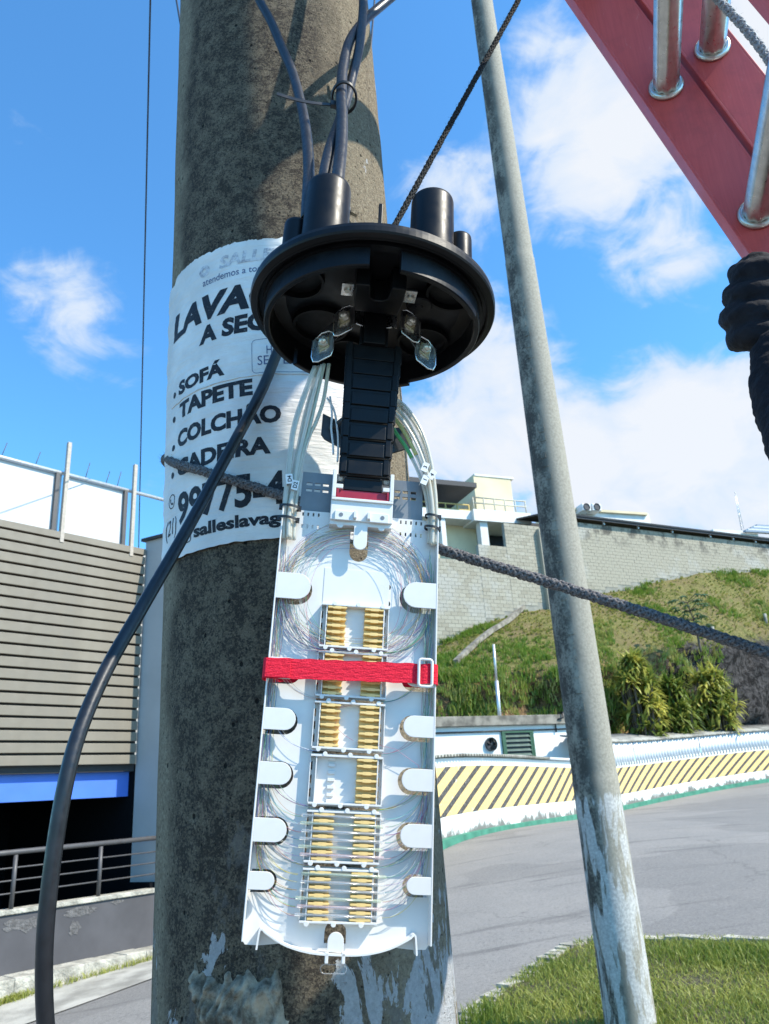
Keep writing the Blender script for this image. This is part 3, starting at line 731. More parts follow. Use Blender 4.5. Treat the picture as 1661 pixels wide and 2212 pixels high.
# ------------------------------------------------------------------ white hut behind the wall
def hut():
    f = Face(1080, 1600, 28.6, rad(26))
    t = thing('white_hut', 'small white painted hut with stained concrete roof slab behind the striped wall', 'hut', f.p(0, 1))
    aL, aR = f.hit(860, 1600)[0], f.hit(1258, 1590)[0]; zt = f.hit(1080, 1568)[1]
    mb = MB(); f.box(mb, aL, aR, .5, zt, -4, 0); mb.build('wall', M_wpaint, t)
    mb = MB(); f.box(mb, aL - .3, aR + .3, zt, zt + .34, -4.3, .18); mb.build('roof_slab', M_slabc, t, bevel=.02)
    w0, w1 = f.hit(1087, 1600)[0], f.hit(1148, 1600)[0]; z1 = f.hit(1118, 1583)[1]; z0 = z1 - 1.0
    fr = MB(); f.box(fr, w0 - .07, w0, z0, z1, .003, .08); f.box(fr, w1, w1 + .07, z0, z1, .003, .08); f.box(fr, w0 - .07, w1 + .07, z1, z1 + .06, .003, .08)
    win = fr.build('window', M_green, t)
    mb = MB(); f.box(mb, w0, w1, z0, z1, .003, .012); mb.build('recess', M_bdark, win)
    for k in range(6):
        zc = z0 + .1 + k * .16; mb = MB(); mb.box(f.p((w0 + w1) / 2, zc, .04), f.h, (f.n * .6 - Zv * .8).normalized(), (f.n * .8 + Zv * .6).normalized(), (w1 - w0) / 2 - .08, .06, .006)
        mb.build('louvre', M_louv, win)
    mb = MB(); f.box(mb, w0, w0 + .08, z0, z1, .012, .07); f.box(mb, w1 - .08, w1, z0, z1, .012, .07); mb.build('sash', M_green, win)
    a, z = f.hit(1059, 1608)
    fan = MB(); c = f.p(a, z, .003); fan.lathe([(.22, 0), (.235, .03), (.235, .10), (.205, .10), (.20, .03)], c, f.n, f.h, 28); fo = fan.build('exhaust_fan', M_fan, t)
    mb = MB(); mb.lathe([(0, .012), (.2, .012)], c, f.n, f.h, 24); mb.lathe([(0, .08), (.05, .075), (.06, .02)], c, f.n, f.h, 12)
    for k in range(5):
        q = k * 1.2566; d = f.h * math.cos(q) + Zv * math.sin(q); e = f.h * -math.sin(q) + Zv * math.cos(q)
        mb.box(c + d * .12 + f.n * .05, d, (e + f.n * .6).normalized(), f.n, .07, .05, .004)
    mb.build('blades', M_fan, fo)
    mb = MB(); y0 = f.hit(1080, 1580)[1]; mb.tube([f.p(aL, y0, .05), f.p(aR, y0 + .02, .05)], .028, 6); mb.build('wall_pipe', M_fan, t)
    a2 = f.hit(1198, 1570)[0]; mb = MB(); mb.tube([f.p(a2, y0 - .08, .06), f.p(a2, y0 + .3, .06), f.p(a2 + .05, y0 + .36, .2), f.p(a2 + .25, y0 + .40, .24), f.p(a2 + .28, y0 + .62, .24)], .03, 6); mb.build('vent_pipe', M_fan, t)
hut()

# ------------------------------------------------------------------ grassy bank
def interp(x, tab):
    if x <= tab[0][0]: return tab[0][1]
    for (a, b), (c, d) in zip(tab, tab[1:]):
        if x <= c: return b + (d - b) * (x - a) / (c - a)
    return tab[-1][1]
CREST = [(500, 1560), (700, 1450), (870, 1395), (945, 1370), (1000, 1350), (1070, 1318), (1130, 1295), (1190, 1285), (1271, 1263), (1400, 1240), (1517, 1218), (1661, 1222), (1900, 1235), (2300, 1260)]
BANK = [(500, 1600), (800, 1490), (945, 1462), (1150, 1452), (1290, 1440), (1400, 1408), (1560, 1402), (1661, 1396), (1900, 1400), (2300, 1400)]
ZW = lambda x: 45 + (x - 1249) * .017
ZF = [(500, 30), (1250, 31.5), (1343, 33.5), (1661, 40.5), (1900, 45), (2300, 52)]
def bank_point(px, v):
    zf = interp(px, ZF); zw = max(ZW(px) - .15, zf + 4)
    yf, yb, yc = 1690 - .0647 * (px - 830) - 30, interp(px, BANK), interp(px, CREST)
    if v < .36:
        t = v / .36; P = at(px, yf + (yb - yf) * t ** .9, zf + 2.2 * t)
        P = P + Vector((noise.noise((P.x * .7, P.z * .7, 1)), noise.noise((P.x * .6, P.z * .9, 7)), 0)) * .8
    else:
        t = (v - .36) / .64; P = at(px, yb + (yc - yb) * (t ** .85), zf + 2.2 + (zw - zf - 2.2) * t)
        P.z += (.35 * noise.noise((P.x * .35, P.y * .35, 2)) + .12 * noise.noise((P.x * 1.6, P.y * 1.6, 4))) * min(1, 4 * t) * min(1, 3 * (1 - t) + .15)
    return P
def bank():
    nx, nv = 150, 46; mb = MB(); U = []
    xs = np.linspace(500, 2300, nx)
    for j in range(nv):
        for i in range(nx):
            v = j / (nv - 3)
            if v <= 1: P = bank_point(xs[i], v)
            else:
                P = bank_point(xs[i], 1) + Vector((0, 12 * (j - nv + 3), .0))
            mb.v.append(P); U.append(((xs[i] - 900) / 760, min(v, 1)))
    for j in range(nv - 1):
        for i in range(nx - 1): mb.f.append((j * nx + i, j * nx + i + 1, (j + 1) * nx + i + 1, (j + 1) * nx + i)); mb.mi.append(0); mb.sm.append(True)
    tag(mb.build('grassy_bank', M_hill, origin=(10, 35, 1), uv=U), 'steep grassy bank with bare soil and dark rock below the block wall', 'bank', kind='structure')
    rs = np.random.RandomState(21); B = []; H = []; Wd = []; T = []; Ln = []
    for k in range(9000):
        px = rs.uniform(930, 1720); v = rs.rand() ** .8
        if px > 1560 and v < .38: continue
        P = bank_point(px, v); pat = noise.noise((P.x * .45, P.y * .45, P.z * .45 + 9)); g2 = noise.noise((P.x * .16, P.z * .3, 5))
        if pat < -.05 and rs.rand() < .6: continue
        lush = (v < .62 and px < 1330) or pat > .25
        sz = (.20 if v < .36 else (.13 if lush else .05)) * (.6 + .8 * rs.rand())
        tn = np.clip((.18 if lush else .55) - .35 * g2 + .25 * rs.randn(), 0, 1)
        if v < .3: tn = np.clip(tn + .25 * rs.rand(), 0, 1)
        for q in range(9):
            B.append((P.x + rs.normal(0, sz * .5), P.y + rs.normal(0, sz * .4) - .05, P.z - .02)); H.append(sz * (1 + .8 * rs.rand())); Wd.append(.035 + sz * .10); T.append(np.clip(tn + .12 * rs.randn(), 0, 1))
            Ln.append((rs.normal(0, sz * .5), rs.normal(-.1, sz * .4)))
    tag(blades('bank_grass', M_hgrass, np.array(B), np.array(H), np.array(Wd), np.array(Ln), np.array(T)), 'rough tufts of green and dry grass over the bank', 'grass', kind='stuff')
    # concrete drain running down the bank
    mb = MB(); pts = [bank_point(px, v) + Vector((0, -.1, .12)) for px, v in ((985, .46), (1020, .58), (1060, .70), (1098, .82), (1130, .90))]
    pts = spline(pts, 5); n = len(pts)
    for i in range(n - 1):
        d = (pts[i + 1] - pts[i]); L_ = d.length; d.normalize(); sd = d.cross(Zv).normalized(); up = sd.cross(d)
        mb.box((pts[i] + pts[i + 1]) / 2, d, sd, up, L_ / 2 + .02, .12, .10)
    tag(mb.build('bank_drain', M_slabc), 'narrow concrete drain running diagonally down the grassy bank', 'drain')
    p0, p1 = at(1079, 1552, 30.5), at(1066, 1392, 31.5)
    t = thing('marker_pole', 'thin white pole standing on the bank above the hut roof', 'pole', p0 - Zv * .5)
    mb = MB(); mb.tube([p0 - Zv * .5, p0.lerp(p1, .5)], .075, 8); mb.build('lower_tube', M_galv, t)
    mb = MB(); mb.tube([p0.lerp(p1, .5), p1], .05, 8); mb.build('upper_tube', M_galv, t)
    for px, v in ((1540, .44), (1655, .50)):
        P = bank_point(px, v); mb = MB(); mb.tube([P - Zv * .2, P + Zv * .55 + X * .05], .09, 6)
        tag(mb.build('fence_stake', M_fib), 'short grey stake in the grass %s' % ('near the young tree' if px < 1600 else 'at the right edge above the rock'), 'stake', 'stakes on the bank')
bank()

# ------------------------------------------------------------------ block wall on the crest
def block_wall():
    O = at(1249, 1129, 45); O2 = at(1661, 1173, 52); h = (O2 - O); h.z = 0; h.normalize(); n = Vector((h.y, -h.x, 0))
    f = Face(1249, 1129, O.y, math.atan2(h.y, h.x)); top = 16.15
    t = thing('block_wall', 'long grey concrete block retaining wall on top of the bank', 'wall', f.p(0, 10))
    sx = lambda px, y: f.hit(px, y)[0]
    steps = [(sx(860, 1209), sx(1034, 1190), f.hit(990, 1209)[1]), (sx(1034, 1190), sx(1090, 1150), f.hit(1060, 1178)[1]), (sx(1090, 1150), sx(1176, 1150), top - .55), (sx(1176, 1150), sx(2000, 1200), top)]
    px_of = lambda P: 830.5 + 1671 * (P - EYE).dot(CR) / (P - EYE).dot(FW)
    py_of = lambda P: 1106 - 1671 * (P - EYE).dot(CU) / (P - EYE).dot(FW)
    blocks = []
    for a0, a1, zt in steps:
        mb = MB(); f.box(mb, a0, a1, 6, zt - .03, -.22, -.015); mb.build('mortar_core', M_joint, t)
        zt_ = zt; r = 0
        while zt_ > 7:
            off = .2 if r % 2 else 0; a = a0 - off
            while a < a1:
                b0, b1 = max(a, a0), min(a + .4, a1)
                c = f.p((b0 + b1) / 2, zt_ - .1); px, py = px_of(c), py_of(c)
                if b1 - b0 > .1 and px < 1760 and py < interp(px, CREST) + 14:
                    blocks.append((b0, b1, zt_, c, px, py, b1 - b0 > .39))
                a += .4
            zt_ -= .2; r += 1
    vis = [b for b in blocks if 945 < b[4] < 1661 and not (1150 < b[4] < 1262) and b[6]]
    vis.sort(key=lambda b: (b[3] - EYE).length); vis = vis[:300]; ids = set(id(b) for b in vis)
    src = None; rest = MB(); rr = random.Random(3)
    for b in blocks:
        d = .0 + rr.uniform(-.006, .006)
        if id(b) in ids:
            if src is None:
                mb = MB(); f.box(mb, b[0] + .007, b[1] - .007, b[2] - .193, b[2] - .007, -.05, 0); src = mb.build('block', M_block, t); o0 = b[3]
            else: share(src, 'block', ORG[src.name] + (b[3] - o0) + f.n * d, t)
        else: f.box(rest, b[0] + .007, b[1] - .007, b[2] - .193, b[2] - .007, -.05, d)
    tag(rest.build('far_blocks', M_block, t), kind='stuff')
    # pilaster on the left
    mb = MB(); a = sx(1170, 1200); f.box(mb, a - .15, a + .15, 9, 15.4, .0, .25); mb.build('pilaster', M_block, t)
    # dark canopy above the wall
    c = thing('wall_canopy', 'long dark sheet canopy on short posts above the block wall', 'canopy', f.p(5, top))
    aL, aR = sx(1180, 1120), sx(1990, 1190)
    mb = MB(); mb.box(f.p((aL + aR) / 2, top + .60, -1.2), f.h, (f.n * .97 + Zv * -.2).normalized(), (Zv * .97 + f.n * .2).normalized(), (aR - aL) / 2, 1.6, .05); mb.build('roof_sheet', M_broof, c)
    mb = MB(); f.box(mb, aL, aR, top + .12, top + .30, .22, .30); mb.build('gutter', M_broof, c)
    mb = MB(); f.box(mb, aL, aR, top - .2, top + .9, -3.2, -3.0); mb.build('back_wall', M_bdark, c)
    for px in (1305, 1378, 1450, 1530, 1578, 1625, 1665, 1720):
        a = sx(px, 1150); mb = MB(); f.box(mb, a - .05, a + .05, top - .0, top + .3, .02, .12); mb.build('canopy_post', M_galv, c)
    return f, top
BWF, BWT = block_wall()

# ------------------------------------------------------------------ buildings on the hilltop
def hilltop():
    yaw = rad(22); f = Face(1060, 1150, 44.5, yaw)
    t = thing('cream_building', 'cream and white building with roof terrace and stair tower on the hilltop', 'building', f.p(0, 12))
    P = lambda name, mat, x0, y0, x1, y1, d0, d1, par=t, bv=0: (lambda mb: (f.pbox(mb, x0, y0, x1, y1, d0, d1), mb.build(name, mat, par, bevel=bv))[1])(MB())
    tw = P('stair_tower', M_cream, 1027, 1030, 1107, 1112, -.4, -5)
    P('roof_lip', M_bwhite, 1025, 1027, 1109, 1031, -.35, -5, tw)
    P('door', M_bdark, 1014, 1068, 1022, 1098, -2.0, -2.3)
    P('terrace_room', M_cream, 905, 1052, 1027, 1105, -3.5, -6)
    P('terrace_roof', M_broof, 880, 1036, 1029, 1046, 1.4, -5)
    P('window', M_bdark, 940, 1072, 985, 1092, -3.45, -3.6)
    P('terrace_slab', M_bwhite, 880, 1099, 1030, 1118, .6, -6)
    P('balcony_slab', M_bwhite, 1024, 1104, 1147, 1128, .9, -5)
    P('wall', M_cream, 880, 1118, 1030, 1215, -.6, -5)
    P('bay_wall', M_bwhite, 1030, 1120, 1100, 1190, -1.6, -5)
    P('door', M_bdark, 1058, 1135, 1088, 1182, -1.55, -1.7)
    P('column', M_bwhite, 1038, 1110, 1054, 1180, .7, .2)
    P('column', M_bwhite, 954, 1112, 964, 1190, .5, .1)
    for (xa, xb, y0, mt) in ((885, 1012, 1078, M_yrail), (1022, 1134, 1074, M_grail)):
        rl = MB(); n_ = 5
        for yy in (0, 12): 
            a0, z0 = f.hit(xa, y0 + yy + (3 if mt is M_yrail else 0), .5); a1, _ = f.hit(xb, y0 + yy, .5); _, z1 = f.hit(xb, y0 + yy + 9, .5)
            rl.tube([f.p(a0, z0, .5), f.p(a1, z0, .5)], .045, 6)
        for k in range(n_ + 1):
            a = a0 + (a1 - a0) * k / n_; rl.tube([f.p(a, z0 - .55, .5), f.p(a, z0 + .35, .5)], .045, 6)
        rl.build('railing', mt, t)
    f2 = BWF; top = BWT
    w = thing('white_annex', 'low white building with air conditioners behind the dark canopy', 'building', f2.p(4, 14, -8))
    g = Face(1320, 1115, 52, rad(20))
    mb = MB(); g.pbox(mb, 1215, 1103, 1405, 1150, 0, -6); mb.build('wall', M_bwhite, w)
    mb = MB(); g.pbox(mb, 1210, 1101, 1398, 1106, .2, -6); mb.build('roof_edge', M_cream, w)
    for i, (x0, x1) in enumerate(((1258, 1276), (1280, 1299))):
        ac = thing('air_conditioner', 'boxy air conditioner on the annex roof, %s of the pair' % ('left one' if i == 0 else 'right one with round fan'), 'air conditioner', atY(x0, 1105, 52), 'air conditioners on the annex roof')
        mb = MB(); g.pbox(mb, x0, 1088, x1, 1102.5, .9, 0); mb.build('casing', M_ac, ac, bevel=.03)
        a, z = g.hit((x0 + x1) / 2, 1095, .9); mb = MB(); mb.lathe([(0, .01), (.24, .01), (.27, .03), (.24, .05)], g.p(a, z, .9), g.n, g.h, 20); mb.build('fan_grille', M_bdark, ac)
    r = thing('far_white_building', 'white rooftop box and blue striped roof at the far right skyline', 'building', atY(1590, 1160, 62))
    g2 = Face(1590, 1150, 62, rad(20))
    mb = MB(); g2.pbox(mb, 1545, 1146, 1640, 1185, 0, -6); mb.build('roof_box', M_bwhite, r)
    for k in range(5):
        mb = MB(); g2.pbox(mb, 1612 + k * 6, 1150 - k * 3, 1800, 1154 - k * 3, .4 - .3 * k, .1 - .3 * k); mb.build('roof_strip', M_panel if k % 2 else M_blue2, r)
    p0, p1 = at(1604, 1145, 66), at(1587, 1062, 67)
    an = thing('lattice_antenna', 'thin lattice antenna mast on the far right skyline', 'antenna', p0)
    ax = (p1 - p0); L_ = ax.length; e = X * .12
    mb = MB()
    for o in (X * .12, X * -.12, Y * .15): mb.tube([p0 + o, p1 + o * .25], .025, 5)
    mb.build('legs', M_galv, an)
    mb = MB()
    for k in range(14):
        a, b = k / 14, (k + 1) / 14; s = 1 if k % 2 else -1
        mb.tube([p0.lerp(p1, a) + X * .12 * s * (1 - .75 * a), p0.lerp(p1, b) - X * .12 * s * (1 - .75 * b)], .014, 4)
    mb.build('bracing', M_galv, an)
M_blue2 = simple('blue_grey_roof_strip', (.20, .25, .32), .5)
hilltop()

# ------------------------------------------------------------------ plants on the bank
def leaf_blade(V, F, T, base, d, up, L_, w, tone, droop):
    k = len(V); sd = d.cross(up).normalized(); p = base.copy(); dd = d.copy(); seg = 4
    ws = (.35, 1, .85, .45, 0)
    for i in range(seg + 1):
        if i < seg: V += [p - sd * w * ws[i], p + sd * w * ws[i]]; T += [tone * (.75 + .25 * i / seg)] * 2
        else: V.append(p.copy()); T.append(tone)
        dd = (dd - Zv * droop / seg).normalized(); p = p + dd * (L_ / seg)
    for i in range(seg - 1): F.append((k + 2 * i, k + 2 * i + 1, k + 2 * i + 3, k + 2 * i + 2))
    F.append((k + 2 * seg - 2, k + 2 * seg - 1, k + 2 * seg))
def dracaena(name, label, px0, px1, ytop, ybot, Z, seed, dark=0.):
    rs = random.Random(seed); base = at((px0 + px1) / 2, ybot, Z); topp = at((px0 + px1) / 2, ytop, Z)
    H = topp.z - base.z; R_ = (px1 - px0) / 2 / 1671 * Z
    base.z -= .6
    t = thing(name, label, 'shrub', base, 'strap-leaved shrubs behind the striped wall')
    V, F, T = [], [], []; trunk = MB(); heads = []
    n = int(22 + 15 * R_ * H)
    for k in range(n):
        a = rs.uniform(0, 6.283); f = rs.random(); hh = base.z + .6 + H * (.12 + .86 * f)
        rr = R_ * math.sqrt(rs.random()) * (1.0 if f < .6 else 1.1 - .75 * (f - .6) / .4)
        c = Vector((base.x + rr * math.cos(a), base.y + .8 * rr * math.sin(a), hh)); heads.append(c)
        b0 = base + Vector((rr * .4 * math.cos(a), rr * .4 * math.sin(a), 0))
        trunk.tube(spline([b0, b0.lerp(c, .5) + Zv * -.1, c], 3), [.05] * 7, 5)
    for c in heads:
        nl = rs.randint(20, 28); ht = rs.uniform(.25, .95) * (1 - dark)
        for j in range(nl):
            a = rs.uniform(0, 6.283); el = rs.uniform(-.5, 1.35); d = Vector((math.cos(a) * math.cos(el), math.sin(a) * math.cos(el), math.sin(el)))
            tn = min(1, max(0, ht * rs.uniform(.55, 1.4) - .1)); leaf_blade(V, F, T, c + Vector((0, 0, rs.uniform(-.2, .1))), d, Zv, rs.uniform(.5, .8), rs.uniform(.05, .08), tn, rs.uniform(.5, 1.3))
    trunk.build('stems', M_bark, t)
    mb = MB(); mb.v = V; mb.f = F; mb.mi = [0] * len(F); mb.sm = [True] * len(F); tag(mb.build('foliage', M_drac, t, tone=T), kind='stuff')
dracaena('strap_leaf_shrub', 'tall yellow-green strap-leaved shrub right beside the smooth pole', 1352, 1440, 1405, 1615, 32.5, 5)
dracaena('strap_leaf_shrub', 'dark green strap-leaved shrub between the two yellow ones', 1430, 1512, 1462, 1605, 34.5, 6, .55)
dracaena('strap_leaf_shrub', 'wide yellow-green strap-leaved shrub furthest right, before the dark rock', 1500, 1608, 1440, 1600, 36, 7, .08)
def young_tree():
    p0 = bank_point(1490, .34); p1 = at(1484, 1300, 37); p0 = Vector((p1.x + .1, p1.y - .2, p0.z - .3))
    t = thing('young_tree', 'slender young tree with tiers of drooping dark leaves on the bank', 'tree', p0)
    mb = MB(); tr = spline([p0, p0.lerp(p1, .5) + X * .08, p1], 5); mb.tube(tr, [.06 - .004 * i for i in range(len(tr))], 6)
    V, F, T = [], [], []; rs = random.Random(9)
    for f in (.42, .62, .8, .97):
        c = p0.lerp(p1, f)
        for k in range(8):
            a = k * .785 + rs.uniform(-.3, .3); L_ = rs.uniform(.5, .95); d = Vector((math.cos(a), math.sin(a), .35)).normalized(); e = c + d * L_
            mb.tube([c, c.lerp(e, .5) + Zv * .06, e], [.016, .012, .008], 4)
            for j in range(9):
                q = j * .7; dd = (d * .5 + Vector((math.cos(q), math.sin(q), -.25))).normalized(); leaf_blade(V, F, T, e.copy(), dd, Zv, rs.uniform(.25, .4), .06, rs.random(), .7)
    mb.build('trunk', M_bark, t)
    m2 = MB(); m2.v = V; m2.f = F; m2.mi = [0] * len(F); m2.sm = [True] * len(F); tag(m2.build('crown', M_young, t, tone=T), kind='stuff')
young_tree()

# ================================================================== POLES
PA, PB, PR = Vector((-.1203, 1.0, 1.6)), Vector((-.1395, 1.0, 3.45)), .168
PAX = (PB - PA).normalized()
def paxis(z): return PA + (PB - PA) * ((z - PA.z) / (PB.z - PA.z))
def pcyl(s, z, r=PR):        # s = arc length from the front line, to the right
    a = s / PR; c = paxis(z); return Vector((c.x + r * math.sin(a), c.y - r * math.cos(a), z))
def cyl_hit(x, y, r=PR):
    q = ray(x, y); d = q - PAX * q.dot(PAX); w = EYE - PA; w = w - PAX * w.dot(PAX)
    a, b, c = d.dot(d), 2 * d.dot(w), w.dot(w) - r * r; D_ = b * b - 4 * a * c
    t = (-b - math.sqrt(max(D_, 0))) / 2 / a; return EYE + q * t
def main_pole():
    t = thing('utility_pole', 'thick weathered concrete utility pole carrying the poster and splice closure', 'pole', (-.12, 1.0, .3))
    mb = MB(); zs = np.linspace(.1, 7.5, 380); seg = 128
    for z in zs:
        c = paxis(z)
        for k in range(seg):
            a = 2 * math.pi * k / seg; r = PR + .0022 * (1.77 - z) * .2
            dxy = Vector((math.sin(a), -math.cos(a), 0)); r += .0022 * noise.noise((dxy.x * 1.5, dxy.y * 1.5, z * 1.3)) + .0007 * noise.noise((dxy.x * 9, dxy.y * 9, z * 14)) - .001
            mb.v.append(c + dxy * r)
            mb.v[-1].z = z
    n = len(zs)
    for j in range(n - 1):
        for k in range(seg): mb.f.append((j * seg + k, j * seg + (k + 1) % seg, (j + 1) * seg + (k + 1) % seg, (j + 1) * seg + k)); mb.mi.append(0); mb.sm.append(True)
    mb.build('shaft', M_pole, t, origin=(-.12, 1.0, 0))
    # lump of crumpled mortar low on the front
    mb = MB(); nu, nv = 120, 110
    for j in range(nv + 1):
        for i in range(nu + 1):
            u, v = i / nu, j / nv; s = -.112 + .128 * u; z = 1.66 + .205 * v
            q = Vector((s * 60, z * 44, 1)); rg = 0; am = 1
            for o in range(4):
                rg += am * (1 - abs(noise.noise(q * (2 ** o) * .55 + Vector((o * 3, 0, noise.noise(q * .5) * 2)))) * 2); am *= .5
            e = min(u, 1 - u, (1 - v) * 1.3) + .16 * noise.noise((u * 5, v * 5, 3)) + .09 * noise.noise((u * 14, v * 14, 8)) - .06; ed = min(1, max(0, e * 5.5)); ed = ed * ed * (3 - 2 * ed)
            fold = abs(noise.noise((s * 150 + 2.6 * noise.noise((s * 30, z * 30, 4)), z * 34, 6)))
            mb.v.append(pcyl(s, z, PR - .004 + ed * (.006 + .0062 * max(0, rg) + .012 * fold)))
    for j in range(nv):
        for i in range(nu): k = j * (nu + 1) + i; mb.f.append((k, k + 1, k + nu + 2, k + nu + 1)); mb.mi.append(0); mb.sm.append(True)
    tag(mb.build('mortar_lump', M_mortar, t), 'crumpled lump of grey mortar stuck low on the pole')
    # cast-in mark
    for txt, s, z, hgt in (('J', .098, 2.965, .03),):
        me = text_mesh(txt, .05); mb = MB(); sc = hgt / .7
        mb.add([pcyl(s + v.co.x * sc, z + v.co.y * sc, PR + .0015) for v in me.vertices], [tuple(p.vertices) for p in me.polygons]); mb.build('cast_mark', M_pole, t)
    rs = random.Random(5); mb = MB()
    for k in range(3):
        for j in range(2):
            s0, z0 = .10 + .026 * j, 2.73 + .022 * k; ol = [(s0 + .010 * math.cos(q) , z0 + .009 * math.sin(q)) for q in np.linspace(0, 6.283, 7)[:-1]]
            vs = [pcyl(a, b, PR + .0035) for a, b in ol] + [pcyl(s0 + (a - s0) * 1.35, z0 + (b - z0) * 1.35, PR - .001) for a, b in ol]
            mb.add(vs, [tuple(range(6))] + [(i, (i + 1) % 6, 6 + (i + 1) % 6, 6 + i) for i in range(6)])
    mb.build('cast_pattern', M_pole, t)
main_pole()

def second_pole():
    t = thing('smooth_pole', 'slender smooth tapered concrete pole with flaking whitewashed foot on the grass verge', 'pole', (1.29, 5.5, .4))
    tab = [(.2, .312), (.6, .309), (2.02, .301), (2.03, .296), (4.3, .272), (6.19, .246), (6.21, .238), (9.33, .207), (12.5, .175)]
    mb = MB(); prof = []
    for z in sorted(set(list(np.linspace(.2, 12.5, 80)) + [2.02, 2.03, 6.19, 6.21])): prof.append((interp(z, tab) / 2, z))
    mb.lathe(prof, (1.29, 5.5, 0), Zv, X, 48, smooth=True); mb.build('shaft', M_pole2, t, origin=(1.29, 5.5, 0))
    # cast marks running down the shaded side
    rs = random.Random(3); mb = MB()
    for k in range(34):
        z = 2.25 + k * .105; a = -.42 + rs.uniform(-.02, .02); r = interp(z, tab) / 2
        for q in range(rs.randint(1, 3)):
            dz = rs.uniform(-.02, .02); w = rs.choice((.005, .02)); hh = rs.choice((.022, .005)); da = rs.uniform(-.08, .08)
            e = Vector((math.sin(a + da), -math.cos(a + da), 0)); s = Vector((math.cos(a + da), math.sin(a + da), 0))
            mb.box(Vector((1.29, 5.5, z + dz)) + e * r, s, e, Zv, w, .004, hh)
    tag(mb.build('cast_marks', M_pole2, t, origin=(1.29, 5.5, 0)), kind='stuff')
second_pole()

